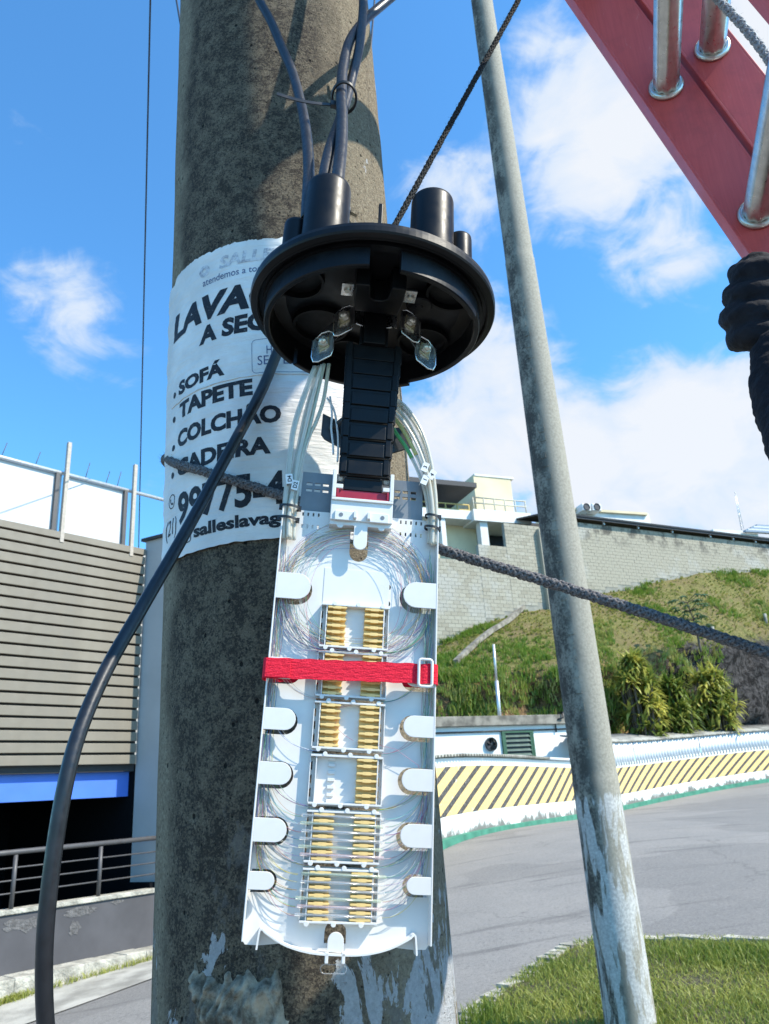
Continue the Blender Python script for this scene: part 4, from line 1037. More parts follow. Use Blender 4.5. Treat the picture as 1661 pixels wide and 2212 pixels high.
# ================================================================== POSTER
PRR = PR + .0032
def wav(s, z): return .0011 * noise.noise((s * 22, z * 40, 3)) + .0006 * noise.noise((s * 60, z * 130, 1)) + max(0, -s - .162) * .12
def poster():
    t = thing('paper_poster', 'weathered white paper poster with black lettering wrapped round the pole', 'poster', pcyl(0, 2.28))
    mb = MB(); nu, nv = 120, 130; S0, S1 = -.180, .105
    for side in (0, -.0004):
        for j in range(nv + 1):
            for i in range(nu + 1):
                u, v = i / nu, j / nv; jag = .004 * noise.noise((u * 26, 1, 0)) + .002 * noise.noise((u * 90, 2, 0))
                z0 = 2.279 + .0015 * noise.noise((u * 20, 5, 0)); z1 = 2.694 + jag - (.012 * max(0, .12 - u) / .12 if u < .12 else 0)
                z = z0 + (z1 - z0) * v; s = S0 + .004 * noise.noise((3, v * 18, 0)) * (1 - u) + (S1 - S0) * u
                mb.v.append(pcyl(s, z, PRR + wav(s, z) + side))
    k = (nu + 1) * (nv + 1)
    for j in range(nv):
        for i in range(nu):
            a = j * (nu + 1) + i; mb.f.append((a, a + 1, a + nu + 2, a + nu + 1)); mb.f.append((k + a, k + a + nu + 1, k + a + nu + 2, k + a + 1)); mb.mi += [0, 0]; mb.sm += [True, True]
    mb.build('sheet', M_poster, t)
    def wrap(mesh_vs, fs, name, mat, lift=.00035):
        me = bpy.data.meshes.new('x'); me.from_pydata([(a, b, 0) for a, b in mesh_vs], [], fs); bm = bmesh.new(); bm.from_mesh(me)
        x0 = min(a for a, b in mesh_vs); x1 = max(a for a, b in mesh_vs); y0 = min(b for a, b in mesh_vs); y1 = max(b for a, b in mesh_vs)
        q = math.floor(x0 / .004) * .004 + .004
        while q < x1:
            bmesh.ops.bisect_plane(bm, geom=bm.verts[:] + bm.edges[:] + bm.faces[:], plane_co=(q, 0, 0), plane_no=(1, 0, 0)); q += .004
        q = math.floor(y0 / .006) * .006 + .006
        while q < y1:
            bmesh.ops.bisect_plane(bm, geom=bm.verts[:] + bm.edges[:] + bm.faces[:], plane_co=(0, q, 0), plane_no=(0, 1, 0)); q += .006
        bmesh.ops.triangulate(bm, faces=bm.faces[:]); bm.to_mesh(me); bm.free()
        mb = MB(); mb.add([pcyl(v.co.x, v.co.y, PRR + wav(v.co.x, v.co.y) + lift) for v in me.vertices], [tuple(p.vertices) for p in me.polygons]); bpy.data.meshes.remove(me)
        return mb.build(name, mat, t)
    def line(txt, ref, s0, s1, z, cap, bold=.03, shear=0, mat=M_ptxt, name='lettering'):
        mr = text_mesh(ref, bold, shear); w = max(v.co.x for v in mr.vertices) - min(v.co.x for v in mr.vertices); xm = min(v.co.x for v in mr.vertices)
        mh = text_mesh('H', bold, 0); ch = max(v.co.y for v in mh.vertices); cb = min(v.co.y for v in mh.vertices)
        sx, sy = (s1 - s0) / w, cap / (ch - cb); me = text_mesh(txt, bold, shear)
        vs = [(s0 + (v.co.x - xm) * sx, z + (v.co.y - cb) * sy) for v in me.vertices]; wrap(vs, [tuple(p.vertices) for p in me.polygons], name, mat)
        for q in (mr, mh, me): bpy.data.meshes.remove(q)
    line('SALLES', 'SALL', -.066, -.006, 2.6605, .018, .035, .15, M_pfade)
    line('atendemos a todo', 'atendemos a to', -.092, -.013, 2.643, .0105, .004, 0, M_pblue)
    line('LAVAGEM', 'LAVA', -.160, -.0235, 2.5885, .0385, .05, .18)
    line('A SECO', 'A SEC', -.0976, -.001, 2.5545, .0262, .05, .05)
    line('SOFÁ', 'SOFA', -.1396, -.0572, 2.4995, .0195, .048)
    line('TAPETE', 'TAPETE', -.1369, -.0206, 2.464, .0225, .048)
    line('COLCHÃO', 'COLCHAO', -.1395, .0127, 2.4243, .0232, .048)
    line('CADEIRA', 'CADEIRA', -.1379, -.0003, 2.384, .0225, .048)
    line('99775-4', '99775', -.1354, -.0236, 2.320, .041, .035)
    line('salleslavag', 'salleslavag', -.1025, .009, 2.2958, .0155, .04)
    line('(21)', '(21)', -.1695, -.138, 2.3135, .021, .004)
    line('HIGI', 'H', -.0029, .0035, 2.5195, .0115, .0, 0, M_pblue)
    line('SEM ESTI', 'SE', -.0141, -.0005, 2.5045, .0125, .0, 0, M_pblue)
    def disc(s, z, r, name='bullet', mat=M_ptxt, rin=None, n=20):
        o = [(s + r * math.cos(a), z + r * math.sin(a)) for a in np.linspace(0, 6.2832, n + 1)[:-1]]
        if rin is None: wrap(o, [tuple(range(n))], name, mat)
        else:
            i_ = [(s + rin * math.cos(a), z + rin * math.sin(a)) for a in np.linspace(0, 6.2832, n + 1)[:-1]]
            wrap(o + i_, [(k, (k + 1) % n, n + (k + 1) % n, n + k) for k in range(n)], name, mat)
    for z in (2.5061, 2.4708, 2.4303, 2.3921): disc(-.1518, z, .0042)
    disc(-.153, 2.3575, .0095, 'phone_icon_ring', M_ptxt, .0082)
    hs = [(-.1575, 2.3605), (-.156, 2.3622), (-.1543, 2.3595), (-.1553, 2.3578), (-.1533, 2.3552), (-.1515, 2.3544), (-.1500, 2.3557), (-.1485, 2.3538), (-.1500, 2.3525), (-.1535, 2.3530), (-.1562, 2.3560)]
    wrap(hs, [tuple(range(len(hs)))], 'phone_icon', M_ptxt)
    disc(-.0895, 2.6665, .0088, 'logo_ring', M_pfade, .0030)
    sw = [(-.0895 + (.0045 + .002 * math.sin(k)) * math.cos(k * .5) , 2.6665 + .0075 * math.sin(k * .5)) for k in range(12)]
    def rrect(s0, s1, z0, z1, r, w, name, mat):
        def ol(e): return [p for (cx, cy, a) in ((s1 - r, z1 - r, 0), (s0 + r, z1 - r, 1.5708), (s0 + r, z0 + r, 3.1416), (s1 - r, z0 + r, 4.7124)) for p in arc(cx, cy, r - e, a, a + 1.5708, 5)]
        o, i_ = ol(0), ol(w); n = len(o); wrap(o + i_, [(k, (k + 1) % n, n + (k + 1) % n, n + k) for k in range(n)], name, mat)
    rrect(-.0212, .085, 2.493, 2.5415, .006, .0006, 'notice_frame', M_pblue)
    rrect(-.121, -.107, 2.2925, 2.3065, .004, .0012, 'photo_icon', M_ptxt)
    # crease across the sheet
    mb = MB(); pts = [pcyl(s, 2.4905 + .0012 * noise.noise((s * 90, 0, 0)), PRR + wav(s, 2.4905) + .0006) for s in np.linspace(-.16, .10, 70)]; mb.tube(pts, [.0005 + .0007 * random.random() for _ in pts], 5); mb.build('crease', M_poster, t)
poster()

# ================================================================== SPLICE CLOSURE (own frame: u right, v up, n to the viewer)
TO = Vector((-0.05592929, 0.66827018, 1.90592062)); TU = Vector((0.98317503, 0.15060525, -0.10336791)); TV = Vector((0.10104886, 0.02299145, 0.99461577)); TN = Vector((0.15217093, -0.98832659, 0.00738613))
def W2(u, v, n=0.): return TO + TU * u + TV * v + TN * n
def NP(x, y, n=0.):
    o = TO + TN * n; q = ray(x, y); return EYE + q * ((o - EYE).dot(TN) / q.dot(TN))
def z1(x, y): return ((650 + x * .6623) / 1.8519, y * .6623 / 1.8519)
def z3(x, y): return ((1000 + x * .4816) / 1.8519, (1500 + y * .4816) / 1.8519)
def fbox(mb, u0, u1, v0, v1, n0, n1, mi=0): return mb.box(W2((u0 + u1) / 2, (v0 + v1) / 2, (n0 + n1) / 2), TU, TV, TN, abs(u1 - u0) / 2, abs(v1 - v0) / 2, abs(n1 - n0) / 2, mi)
def fprism(mb, poly, n0, n1, mi=0): return mb.prism(poly, TO, TU, TV, TN, n0, n1, mi)
VD = .566
def closure():
    t = thing('closure_base', 'round black plastic splice closure base with cable ports, hung before the pole', 'cable closure', W2(0, VD))
    C = W2(0, 0); mb = MB()
    mb.lathe([(0, VD + .012), (.110, VD + .012), (.1195, VD + .009), (.1245, VD + .005), (.1255, VD + .001), (.1255, VD - .004), (.1245, VD - .006), (.1165, VD - .0075), (.1165, VD - .0045), (.1125, VD - .0045), (.1125, VD - .009)], C, TV, TN, 128, smooth=False)
    mb.lathe([(.1125, VD - .009), (.1035, VD - .009), (.1035, VD + .002), (.09, VD + .005), (0, VD + .005)], C, TV, TN, 128, smooth=False)
    base = mb.build('flange', M_black, t)
    # collar below the flange, with notches
    col = MB(); ang = lambda d: rad(d)
    for a0, a1, dep in ((ang(7.5), ang(62), .031), (ang(62), ang(150), .023), (ang(150), ang(226), .027), (ang(229), ang(352.5), .029)):
        # lathe angle: e1 = TN, e2 = TV x TN = TU  -> angle 0 is towards the viewer, 90 to the right
        col.lathe([(.1035, VD - .009), (.1035, VD - dep + .001), (.1045, VD - dep), (.1085, VD - dep), (.1095, VD - dep + .001), (.1095, VD - .009)], C, TV, TN, max(8, int((a1 - a0) * 22)), a0=a0, a1=a1)
        for a in (a0, a1):
            d = TN * math.cos(a) + TU * math.sin(a); q = [W2(0, 0) + d * r + TV * v for r, v in ((.1035, VD - .009), (.1095, VD - .009), (.1095, VD - dep + .001), (.1035, VD - dep + .001))]; col.add(q, [(0, 1, 2, 3)])
    col.build('collar', M_black, t)
    mb = MB(); mb.lathe([(.1165, VD - .0075), (.1178, VD - .0085), (.119, VD - .0075)], C, TV, TN, 96, smooth=True); mb.build('seal_ring', M_blackm, t)
    # ports
    for u, n, r, vt in ((-.0555, .0785, .0213, .646), (.0465, .0785, .0208, .646), (-.0835, .0570, .0122, .616), (.0765, .0665, .0118, .616)):
        mb = MB(); o = W2(u, 0, n)
        mb.lathe([(r * 1.05, VD + .010), (r * 1.03, VD + .03), (r, vt - .004), (r * .97, vt - .001), (r * .90, vt), (r * .80, vt), (r * .80, vt - .03), (0, vt - .03)], o, TV, TU, 40, smooth=True)
        p = mb.build('cable_port', M_black, t)
        md = p.modifiers.new('edge', 'EDGE_SPLIT'); md.split_angle = rad(50)
    for u, n, r in ((-.079, .036, .027), (.075, .045, .027), (-.052, -.035, .030), (.060, -.045, .028), (-.02, -.075, .02)):
        mb = MB(); mb.lathe([(r, VD + .0045), (r, VD - .002), (r * .9, VD - .002), (r * .88, VD + .004), (0, VD + .004)], W2(u, 0, n), TV, TU, 32, smooth=False); mb.build('port_socket', M_blackm, t)
    mb = MB(); mb.lathe([(.0135, VD + .004), (.0135, VD - .004), (.0125, VD - .005), (.004, VD - .005), (.003, VD - .006), (0, VD - .006)], W2(.0445, 0, .024), TV, TU, 28); mb.build('boss', M_black, t)
    mb = MB(); fbox(mb, -.0055, -.0015, VD + .008, VD + .076, .068, .072); mb.build('guide_fin', M_black, t, bevel=.0008)
    # yoke and hinge post under the base
    mb = MB(); poly = [(-.024, .070), (-.0105, .070), (-.0085, .052), (-.004, .048), (.004, .048), (.0085, .052), (.0105, .070), (.024, .070), (.0235, .045), (.0215, .028), (-.0215, .028), (-.0235, .045)]
    mb.prism([(a, b) for a, b in poly], W2(.001, VD - .0215, 0), TU, TN, TV * 1, 0, .024); mb.build('yoke', M_black, t, bevel=.001)
    for u in (-.030, .031):
        mb = MB(); mb.prism([(-.0055, .064), (.0055, .064), (.0055, .046), (-.0055, .046)], W2(u, VD - .018, 0), TU, TN, TV, 0, .0016); pl = mb.build('lug_plate', M_steel, t)
        mb = MB(); mb.lathe([(0, -.0035), (.0028, -.0035), (.0033, -.001), (.0033, 0)], W2(u, VD - .018, .057), TV, TU, 12); mb.build('screw', M_bolt, pl)
    mb = MB(); fbox(mb, -.0085, .0140, .523, VD + .004, -.012, .008); fbox(mb, -.0115, -.0085, .523, VD, -.010, .004); fbox(mb, .0140, .0170, .523, VD, -.010, .004); mb.build('hinge_post', M_black, t, bevel=.0008)
    # clamps
    for sgn in (-1, 1):
        off = .003 if sgn > 0 else 0
        pts = [W2(sgn * .010 + off, .553, .004), W2(sgn * .017 + off, .554, .006), W2(sgn * .0205 + off, .551, .010)]
        mb = MB()
        for i in range(2):
            d = (pts[i + 1] - pts[i]); L_ = d.length; d.normalize(); sd = d.cross(TV).normalized(); mb.box((pts[i] + pts[i + 1]) / 2, d, sd, TV, L_ / 2 + .0008, .0008, .009)
        mb.build('clamp_arm', M_steel, t, bevel=.0004)
        for j, (cu, cv, cn) in enumerate(((.0290, .5440, .010), (.0475, .5150, .004))):
            if sgn > 0: cu, cv = (.0375, .5465) if j == 0 else (.0545, .5205)
            m1 = MB(); S = lambda a, b: (sgn * (cu + a), cv + b)
            base_ = [(.0092, .0030), (.0030, .0120), (-.0030, .0152), (-.0072, .0140), (-.0080, -.0020), (-.0062, -.0085), (.0035, -.0158), (.0076, -.0166), (.0094, -.0120)]
            out_ = [(sgn * (cu + a_ * 1.18), cv + b_ * 1.18) for a_, b_ in base_]; out_ = out_ if sgn < 0 else out_[::-1]
            fprism(m1, out_, cn, cn + .0018); m1.tube([W2(a_, b_, cn + .0016) for a_, b_ in out_], .0010, 6, closed=True); pl = m1.build('clamp_plate', M_steel, t, bevel=.0005)
            m2 = MB(); pad = [(sgn * (cu + a_), cv + b_) for a_, b_ in ((.0062, .0040), (-.0042, .0108), (-.0056, -.0005), (.0042, -.0088))]
            pad = pad if sgn < 0 else pad[::-1]
            fprism(m2, pad, cn + .0016, cn + .0040); m2.build('nut_pad', M_zinc, pl, bevel=.0005)
            m3 = MB(); o = W2(sgn * (cu + .0005), cv + .002, cn + .0042); ax = (TN + TU * sgn * .25).normalized()
            m3.lathe([(.0054, 0), (.0054, .0036), (0, .0036)], o, ax, TV, 6); m3.lathe([(.0036, .0036), (.0040, .005), (.0028, .0066), (0, .0068)], o, ax, TV, 14, smooth=True); m3.box(o + ax * .0068, TV, TU, ax, .0032, .0004, .0004)
            m3.build('bolt', M_bolt, pl)
            m4 = MB(); pts = []
            o2 = o - ax * .004 - TU * sgn * .0035
            prof = []
            for k in range(18): prof.append((.0021 if k % 2 else .0026, -.0008 * k))
            m4.lathe(prof, o2, (TN - TU * sgn * .8).normalized(), TV, 10); m4.build('threaded_end', M_bolt, pl)
            if not (sgn > 0 and j == 1):
                m5 = MB(); fbox(m5, sgn * (cu + .003) - .0003, sgn * (cu + .003) + .0003, cv - .0135, cv - .0105, cn + .0014, cn + .0017); m5.build('pen_mark', M_ink, pl)
    for sgn in (-1, 1):
        q0, q1 = ((.0265, .553), (.0455, .527)) if sgn < 0 else ((.0345, .556), (.0525, .531))
        mb = MB(); a_, b_ = W2(sgn * q0[0], q0[1], .003), W2(sgn * q1[0], q1[1], .000); d = (b_ - a_); L_ = d.length; d.normalize(); sd = d.cross(TN).normalized(); mb.box((a_ + b_) / 2, d, sd, d.cross(sd), L_ / 2, .0075, .0010); mb.build('clamp_bar', M_darkmetal, t, bevel=.0004)
    # ribbed hinge strap
    vtop, vbot = .5235, .378; nl = 8; pitch = (vtop - vbot) / nl
    for k in range(nl):
        v1 = vtop - k * pitch; v0 = v1 - pitch + .0012; f = 1 - k / nl
        uL, uR = -.0252 + .0012 * (1 - f), .0243 + .0075 * f ** 1.3; nn = .002 + .006 * math.sin(k / nl * 3.0)
        mb = MB(); fbox(mb, uL, uR, v0, v1, nn - .004, nn); fbox(mb, uL + .0015, uL + .007, v0 + .001, v1 + .0018, nn, nn + .0016); fbox(mb, uR - .007, uR - .0015, v0 + .001, v1 + .0018, nn, nn + .0016)
        fbox(mb, uL + .0082, uR - .0082, v0 - .0008, v1 - .004, nn, nn + .0022); mb.build('strap_link', M_black, t, bevel=.0006)
        mb = MB(); mb.tube([W2(uL + .001, v0 - .0006, nn - .0015), W2(uR - .001, v0 - .0006, nn - .0015)], .0019, 8); mb.build('strap_hinge', M_blackm, t)
    # mounting bracket behind the strap
    mb = MB(); fprism(mb, [(-.0425, .4575), (-.0225, .449), (.030, .449), (.0385, .4505), (.050, .4512), (.050, .4285), (.0285, .4195), (-.024, .4215), (-.039, .4285), (-.0428, .4335)], -.030, -.0275); br = mb.build('mounting_bracket', M_darkmetal, t, bevel=.0008)
    mb = MB(); prof = [(.0030 if k % 2 else .0024, .0011 * k) for k in range(22)]; mb.lathe(prof, W2(-.031, .442, -.027), (TN + TU * .55 + TV * .1).normalized(), TV, 12); mb.lathe([(.0055, 0), (.0055, .0022), (.003, .0024)], W2(-.031, .442, -.0275), (TN + TU * .55 + TV * .1).normalized(), TV, 14); mb.build('bracket_stud', M_darkmetal, br)
    for k, (pts) in enumerate(([(665, 180), (680, 320), (676, 450), (688, 560), (692, 660)], [(640, 190), (700, 300), (728, 480), (732, 620), (726, 722)])):
        mb = MB(); mb.tube(spline([NP(*z3(a, b), -.018) for a, b in pts], 5), .0011, 6); mb.build('yarn_end', M_tag, t)
closure()

# ------------------------------------------------------------------ splice tray
FL = -.0100
ROWS = [(.268, .0118, .0417), (.1952, .0090, .0455), (.1530, .0089, .0455), (.1100, .0088, .0455), (.0672, .0089, .0457), (.0307, .0065, .0520)]
HOLD = [.2357, .1935, .1507, .1073, .0640, .0213]
def tabpoly(sgn, uw, ut, v, hw, g=0.):
    n = 10; c = abs(ut) - g + (hw + g); hw2 = hw + g
    pts = [(uw, v - hw2)] + [(c - hw2 * math.sin(math.pi * k / n), v - hw2 * math.cos(math.pi * k / n)) for k in range(n + 1)] + [(uw, v + hw2)]
    return [(sgn * a, b) for a, b in pts]
def tray():
    t = thing('splice_tray', 'long white splice tray with yellow splice holders hanging below the closure', 'splice tray', W2(0, -.02))
    cur = [(-.0612, -.0165), (-.0600, -.0040), (-.0575, -.0032), (-.0545, -.0055), (-.0400, -.0130), (-.0210, -.0176), (0, -.0187), (.0210, -.0180), (.0400, -.0137), (.0550, -.0068), (.0580, -.0045), (.0602, -.0050), (.0615, -.0178)]
    outer = [(-.0725, .3440), (-.0725, -.012), (-.0705, -.0146), (-.0600, -.0150), (-.0400, -.0130), (-.0210, -.0176), (0, -.0187), (.0210, -.0180), (.0400, -.0137), (.0600, -.0155), (.0700, -.0152), (.0725, -.012), (.0725, .3440)]
    holes = []
    for v, hw, ut in ROWS:
        for s in (-1, 1): holes.append(tabpoly(s, .0702, ut, v - .0008, hw, .0019))
    holes.append([(-.0085, .327)] + [(-.0085 * math.cos(a), .3065 - .0085 * math.sin(a)) for a in np.linspace(0, math.pi, 11)] + [(.0085, .327)])
    holes.append([(-.0100, -.0125)] + [(-.0015 - .0085 * math.cos(a), -.0045 + .0085 * math.sin(a)) for a in np.linspace(0, math.pi, 11)] + [(.0070, -.0125)])
    for r_ in (.3405, .3285):
        for u in (-.0538, -.0490, -.0441, -.0392, .0385, .0434, .0483, .0532, .0581): holes.append([(u - .0008, r_ - .0018), (u + .0008, r_ - .0018), (u + .0008, r_ + .0018), (u - .0008, r_ + .0018)])
    for u in (-.0285, .0290):
        for v in (.2760, .2605): holes.append([(u, v - .0028)] + [(u + .0026 * math.sin(a), v - .0028 * math.cos(a)) for a in np.linspace(.3, 2.84, 8)] + [(u, v + .0028)])
    for hc in HOLD:
        for dv in (-.0105, 0, .0105):
            for u in (-.0285, .0280): holes.append([(u, hc + dv - .0036)] + [(u + (-.0020 if u < 0 else -.0020) * math.sin(a), hc + dv - .0036 * math.cos(a)) for a in np.linspace(.3, 2.84, 8)] + [(u, hc + dv + .0036)])
    for a, b in zip(HOLD, HOLD[1:]):
        m_ = (a + b) / 2; holes.append([(-.0295, m_ - .0012), (.0290, m_ - .0012), (.0290, m_ + .0012), (-.0295, m_ + .0012)])
    vs, fs = curve_plate(outer, holes, .0014); mb = MB(); mb.add([W2(q.x, q.y, FL - .0007 + q.z) for q in vs], fs); mb.build('tray_floor', M_white, t)
    for s in (-1, 1):
        mb = MB(); fbox(mb, s * .0717, s * .0731, -.0115, .3452, FL - .0014, .0008); mb.build('side_wall', M_white, t, bevel=.0004)
    mb = MB(); sp = spline([(a, b, 0) for a, b in cur], 5); n = len(sp); V = []
    for i, p in enumerate(sp):
        d = sp[min(i + 1, n - 1)] - sp[max(i - 1, 0)]; d.normalize(); q = Vector((-d.y, d.x, 0)) * .0007
        for sg, nn in ((1, FL), (1, .0010), (-1, .0010), (-1, FL)): V.append(W2(p.x + q.x * sg, p.y + q.y * sg, nn))
    mb.add(V, [(i * 4 + k, i * 4 + (k + 1) % 4, i * 4 + 4 + (k + 1) % 4, i * 4 + 4 + k) for i in range(n - 1) for k in range(4)] + [(0, 1, 2, 3), (4 * n - 1, 4 * n - 2, 4 * n - 3, 4 * n - 4)]); mb.build('end_wall', M_white, t)
    for v, hw, ut in ROWS:
        for s in (-1, 1):
            p = tabpoly(s, .0717, ut, v, hw); p = p if s > 0 else p[::-1]
            mb = MB(); fprism(mb, p, -.0010, .0006); mb.build('retaining_tab', M_white, t, bevel=.0003)
    p = [(-.0062, .330)] + [(-.0062 * math.cos(a), .3125 - .0062 * math.sin(a)) for a in np.linspace(0, math.pi, 12)] + [(.0062, .330)]
    mb = MB(); fprism(mb, p[::-1], -.0008, .0010); mb.build('retaining_tab', M_white, t, bevel=.0003)
    p = [(-.0078, -.0170)] + [(-.0015 - .0062 * math.cos(a), -.0096 + .0062 * math.sin(a)) for a in np.linspace(0, math.pi, 12)] + [(.0048, -.0170)]
    mb = MB(); fprism(mb, p, -.0030, -.0014); mb.build('retaining_tab', M_white, t, bevel=.0003)
    mb = MB(); fbox(mb, -.0092, -.0066, -.0245, -.0170, -.004, .001); fbox(mb, .0036, .0062, -.0245, -.0170, -.004, .001); mb.build('latch_prong', M_white, t, bevel=.0003)
    lp = [(-.0125 + .0035 * 0, 0)]; mb = MB(); ol = [(x_, y_) for (cx, a) in ((.0050, -1.5708), (-.0090, 1.5708)) for x_, y_ in arc(cx, -.0285, .0030, a, a + 3.1416, 8)]
    mb.tube([W2(a, b, -.002) for a, b in ol], .0004, 6, closed=True); mb.build('latch_loop', M_clear, t)
    # raised panel with embossed edge
    mb = MB(); fbox(mb, -.0300, .0300, .2557, .2900, FL + .00005, FL + .0004); mb.build('raised_panel', M_white, t, bevel=.0003)
    # hinge block
    mb = MB(); fbox(mb, -.0290, .0287, .3330, .3520, FL, .0030); fbox(mb, -.0290, .0287, .3290, .3335, FL, .0008); mb.build('hinge_block', M_white, t, bevel=.0005)
    mb = MB(); fbox(mb, -.0290, .0287, .3520, .3546, -.006, .0050); fbox(mb, -.0290, -.0254, .3546, .3822, -.006, .0050); fbox(mb, .0252, .0287, .3546, .3822, -.006, .0050); fbox(mb, -.0254, -.0190, .3640, .3682, -.006, .0045); fbox(mb, .0185, .0252, .3640, .3682, -.006, .0045); mb.build('hinge_frame', M_white, t, bevel=.0004)
    mb = MB(); fbox(mb, -.0250, .0248, .3547, .3556, -.002, .0040); fbox(mb, -.0250, .0248, .3556, .3638, -.003, .0012); fbox(mb, -.0250, -.0228, .3556, .3636, .0012, .0042); fbox(mb, .0226, .0248, .3556, .3636, .0012, .0042); mb.build('red_lock', M_redp, t, bevel=.0003)
    mb = MB(); fbox(mb, -.0182, .0178, .3640, .3760, -.004, .0020); mb.tube([W2(-.016, .3765, .0005), W2(.0158, .3765, .0005)], .0024, 10); mb.build('strap_end', M_black, t, bevel=.0004)
    mb = MB(); mb.tube([W2(-.0252, .3770, -.0035), W2(.0250, .3770, -.0035)], .0026, 10); mb.tube([W2(-.0250, .3770, -.0025), W2(-.0195, .3770, -.0025)], .0036, 12); mb.tube([W2(.0192, .3770, -.0025), W2(.0248, .3770, -.0025)], .0036, 12); mb.build('hinge_pin', M_clear2, t)
    for s in (-1, 1):
        mb = MB(); fbox(mb, s * .0075, s * .0250, .3325, .3415, .0030, .0048); fbox(mb, s * .0048, s * .0078, .3345, .3412, .003, .0075); mb.build('block_step', M_white, t, bevel=.0004)
        mb = MB(); mb.lathe([(.0019, .0048), (.0019, .0051), (0, .0051)], W2(s * .0192, .3375, 0), TN, TU, 16); mb.build('block_dimple', M_grey, t)
        mb = MB(); mb.lathe([(.0032, -.002), (.0032, .0004), (0, .0006)], W2(s * .0192, .3295, 0), TN, TU, 18); mb.build('block_pip', M_white, t)
    # grey back plate with slots
    hs = []
    for s in (-1, 1):
        for k in range(3):
            for v in (.3725, .3662): u = s * (.0345 + .0078 * k); hs.append([(u - .0028, v - .0014), (u + .0028, v - .0014), (u + .0028, v + .0014), (u - .0028, v + .0014)])
    vs, fs = curve_plate([(-.0578, .3405), (.0595, .3405), (.0590, .3845), (-.0570, .3845)], hs, .0016); mb = MB(); mb.add([W2(q.x, q.y, -.0135 + q.z) for q in vs], fs); mb.build('back_plate', M_grey, t)
    # splice holders
    tooth = [(0, -.0009), (.0045, -.0009), (.0045, -.0014), (.0115, -.0014), (.0115, -.0009), (.0156, -.0009), (.0168, -.0005), (.0168, .0005), (.0156, .0009), (.0115, .0009), (.0115, .0014), (.0045, .0014), (.0045, .0009), (0, .0009)]
    srcs = {}
    for hi, hc in enumerate(HOLD):
        mb = MB()
        for sg, us in ((1, (-.019, .002, .024)), (-1, (-.025, -.004, .0175))):
            fbox(mb, -.0306, .0298, hc + sg * .0186 - .0008, hc + sg * .0186 + .0008, FL, -.0022)
            for u in us: mb.lathe([(.0020, -.0044), (.0020, -.0018), (0, -.0018)], W2(u, hc + sg * .0198, 0), TN, TU, 14)
        fbox(mb, -.0310, -.0302, hc - .0178, hc + .0178, FL, -.0045); fbox(mb, .0294, .0302, hc - .0178, hc + .0178, FL, -.0045)
        fbox(mb, -.0262, -.0252, hc - .0178, hc + .0178, FL, -.0030); fbox(mb, .0250, .0260, hc - .0178, hc + .0178, FL, -.0030)
        h = mb.build('splice_holder', M_white, t, bevel=.0002)
        for sg in (-1, 1):
            empty = hi == 3 and sg < 0
            if not empty:
                mb = MB(); fbox(mb, sg * .0085, sg * .0250, hc - .0176, hc + .0176, FL + .0001, FL + .0012); mb.build('comb_base', M_yel, h)
            for k in range(-3, 4):
                v = hc + k * .00578; v += (.0009 if k == -3 else (-.0009 if k == 3 else 0))
                if empty:
                    mb = MB(); fbox(mb, -.0155, -.0095, v - .0013, v + .0013, FL, FL + .0020); mb.build('blank_tooth', M_white, h, bevel=.0003); continue
                if sg not in srcs:
                    pl = [(sg * (.0248 - a), b) for a, b in tooth]; pl = pl[::-1] if sg > 0 else pl
                    mb = MB(); mb.prism([(a, b + v) for a, b in pl], TO, TU, TV, TN, FL + .0011, -.0024); srcs[sg] = (mb.build('tooth', M_yel, h, bevel=.0003), v)
                else:
                    s0, v0 = srcs[sg]; share(s0, 'tooth', ORG[s0.name] + TV * (v - v0), h)
    # loose fibres
    rs = random.Random(12); cols = [(.45, .10, .16), (.10, .36, .12), (.04, .12, .36), (.50, .42, .06), (.25, .14, .36), (.42, .42, .42), (.75, .75, .72), (.45, .20, .04), (.40, .40, .30), (.12, .40, .36), (.62, .64, .58)]
    mats = [simple('fibre_coating_%s' % nm, c, .35, var=.02) for nm, c in zip(('red', 'green', 'blue', 'yellow', 'violet', 'grey', 'white', 'orange', 'slate', 'aqua', 'natural'), cols)]
    fb = MB(); R_ = .00016
    def fibre(pts, c=None, r=R_): fb.tube([W2(*p) for p in pts], r, 4, mi=rs.randrange(len(cols)) if c is None else c, cap=False)
    for k in range(42):      # big coil round the upper half
        rx = rs.uniform(.060, .0705) if rs.random() < .6 else rs.uniform(.042, .062); ry = rs.uniform(.047, .060) + rs.uniform(-.004, .012) * (rs.random() < .4); cv = .2695 + rs.uniform(-.004, .004); cu = rs.uniform(-.0015, .0015)
        if rs.random() < .25: ry += .0; cv -= .012
        e = rs.uniform(.80, 1.0); nn = rs.uniform(FL + .0012, -.0022); ph = rs.uniform(0, 6.28); ang = rs.uniform(3.6, 6.28); pts = []
        for i in range(56):
            a = ph + ang * i / 55; ca, sa = math.cos(a), math.sin(a)
            u = cu + rx * math.copysign(abs(ca) ** e, ca); v = cv + ry * math.copysign(abs(sa) ** e, sa); w = .0007 * math.sin(3 * a + ph)
            pts.append((max(-.0705, min(.0705, u + w)), max(.2125, v + w), max(FL + .0008, nn + .0012 * math.sin(2 * a + k))))
        fibre(pts)
    for k in range(46):       # side bundles
        s = -1 if k % 2 else 1; v1 = rs.uniform(.28, .315); v0 = rs.choice((.215, .172, .128, .086, .05, .03)); u0 = s * rs.uniform(.0635, .0705)
        fibre([(s * min(.0708, abs(u0 + .0018 * math.sin(i * .55 + k))), v1 + (v0 - v1) * i / 18, rs.uniform(FL + .001, -.003)) for i in range(19)])
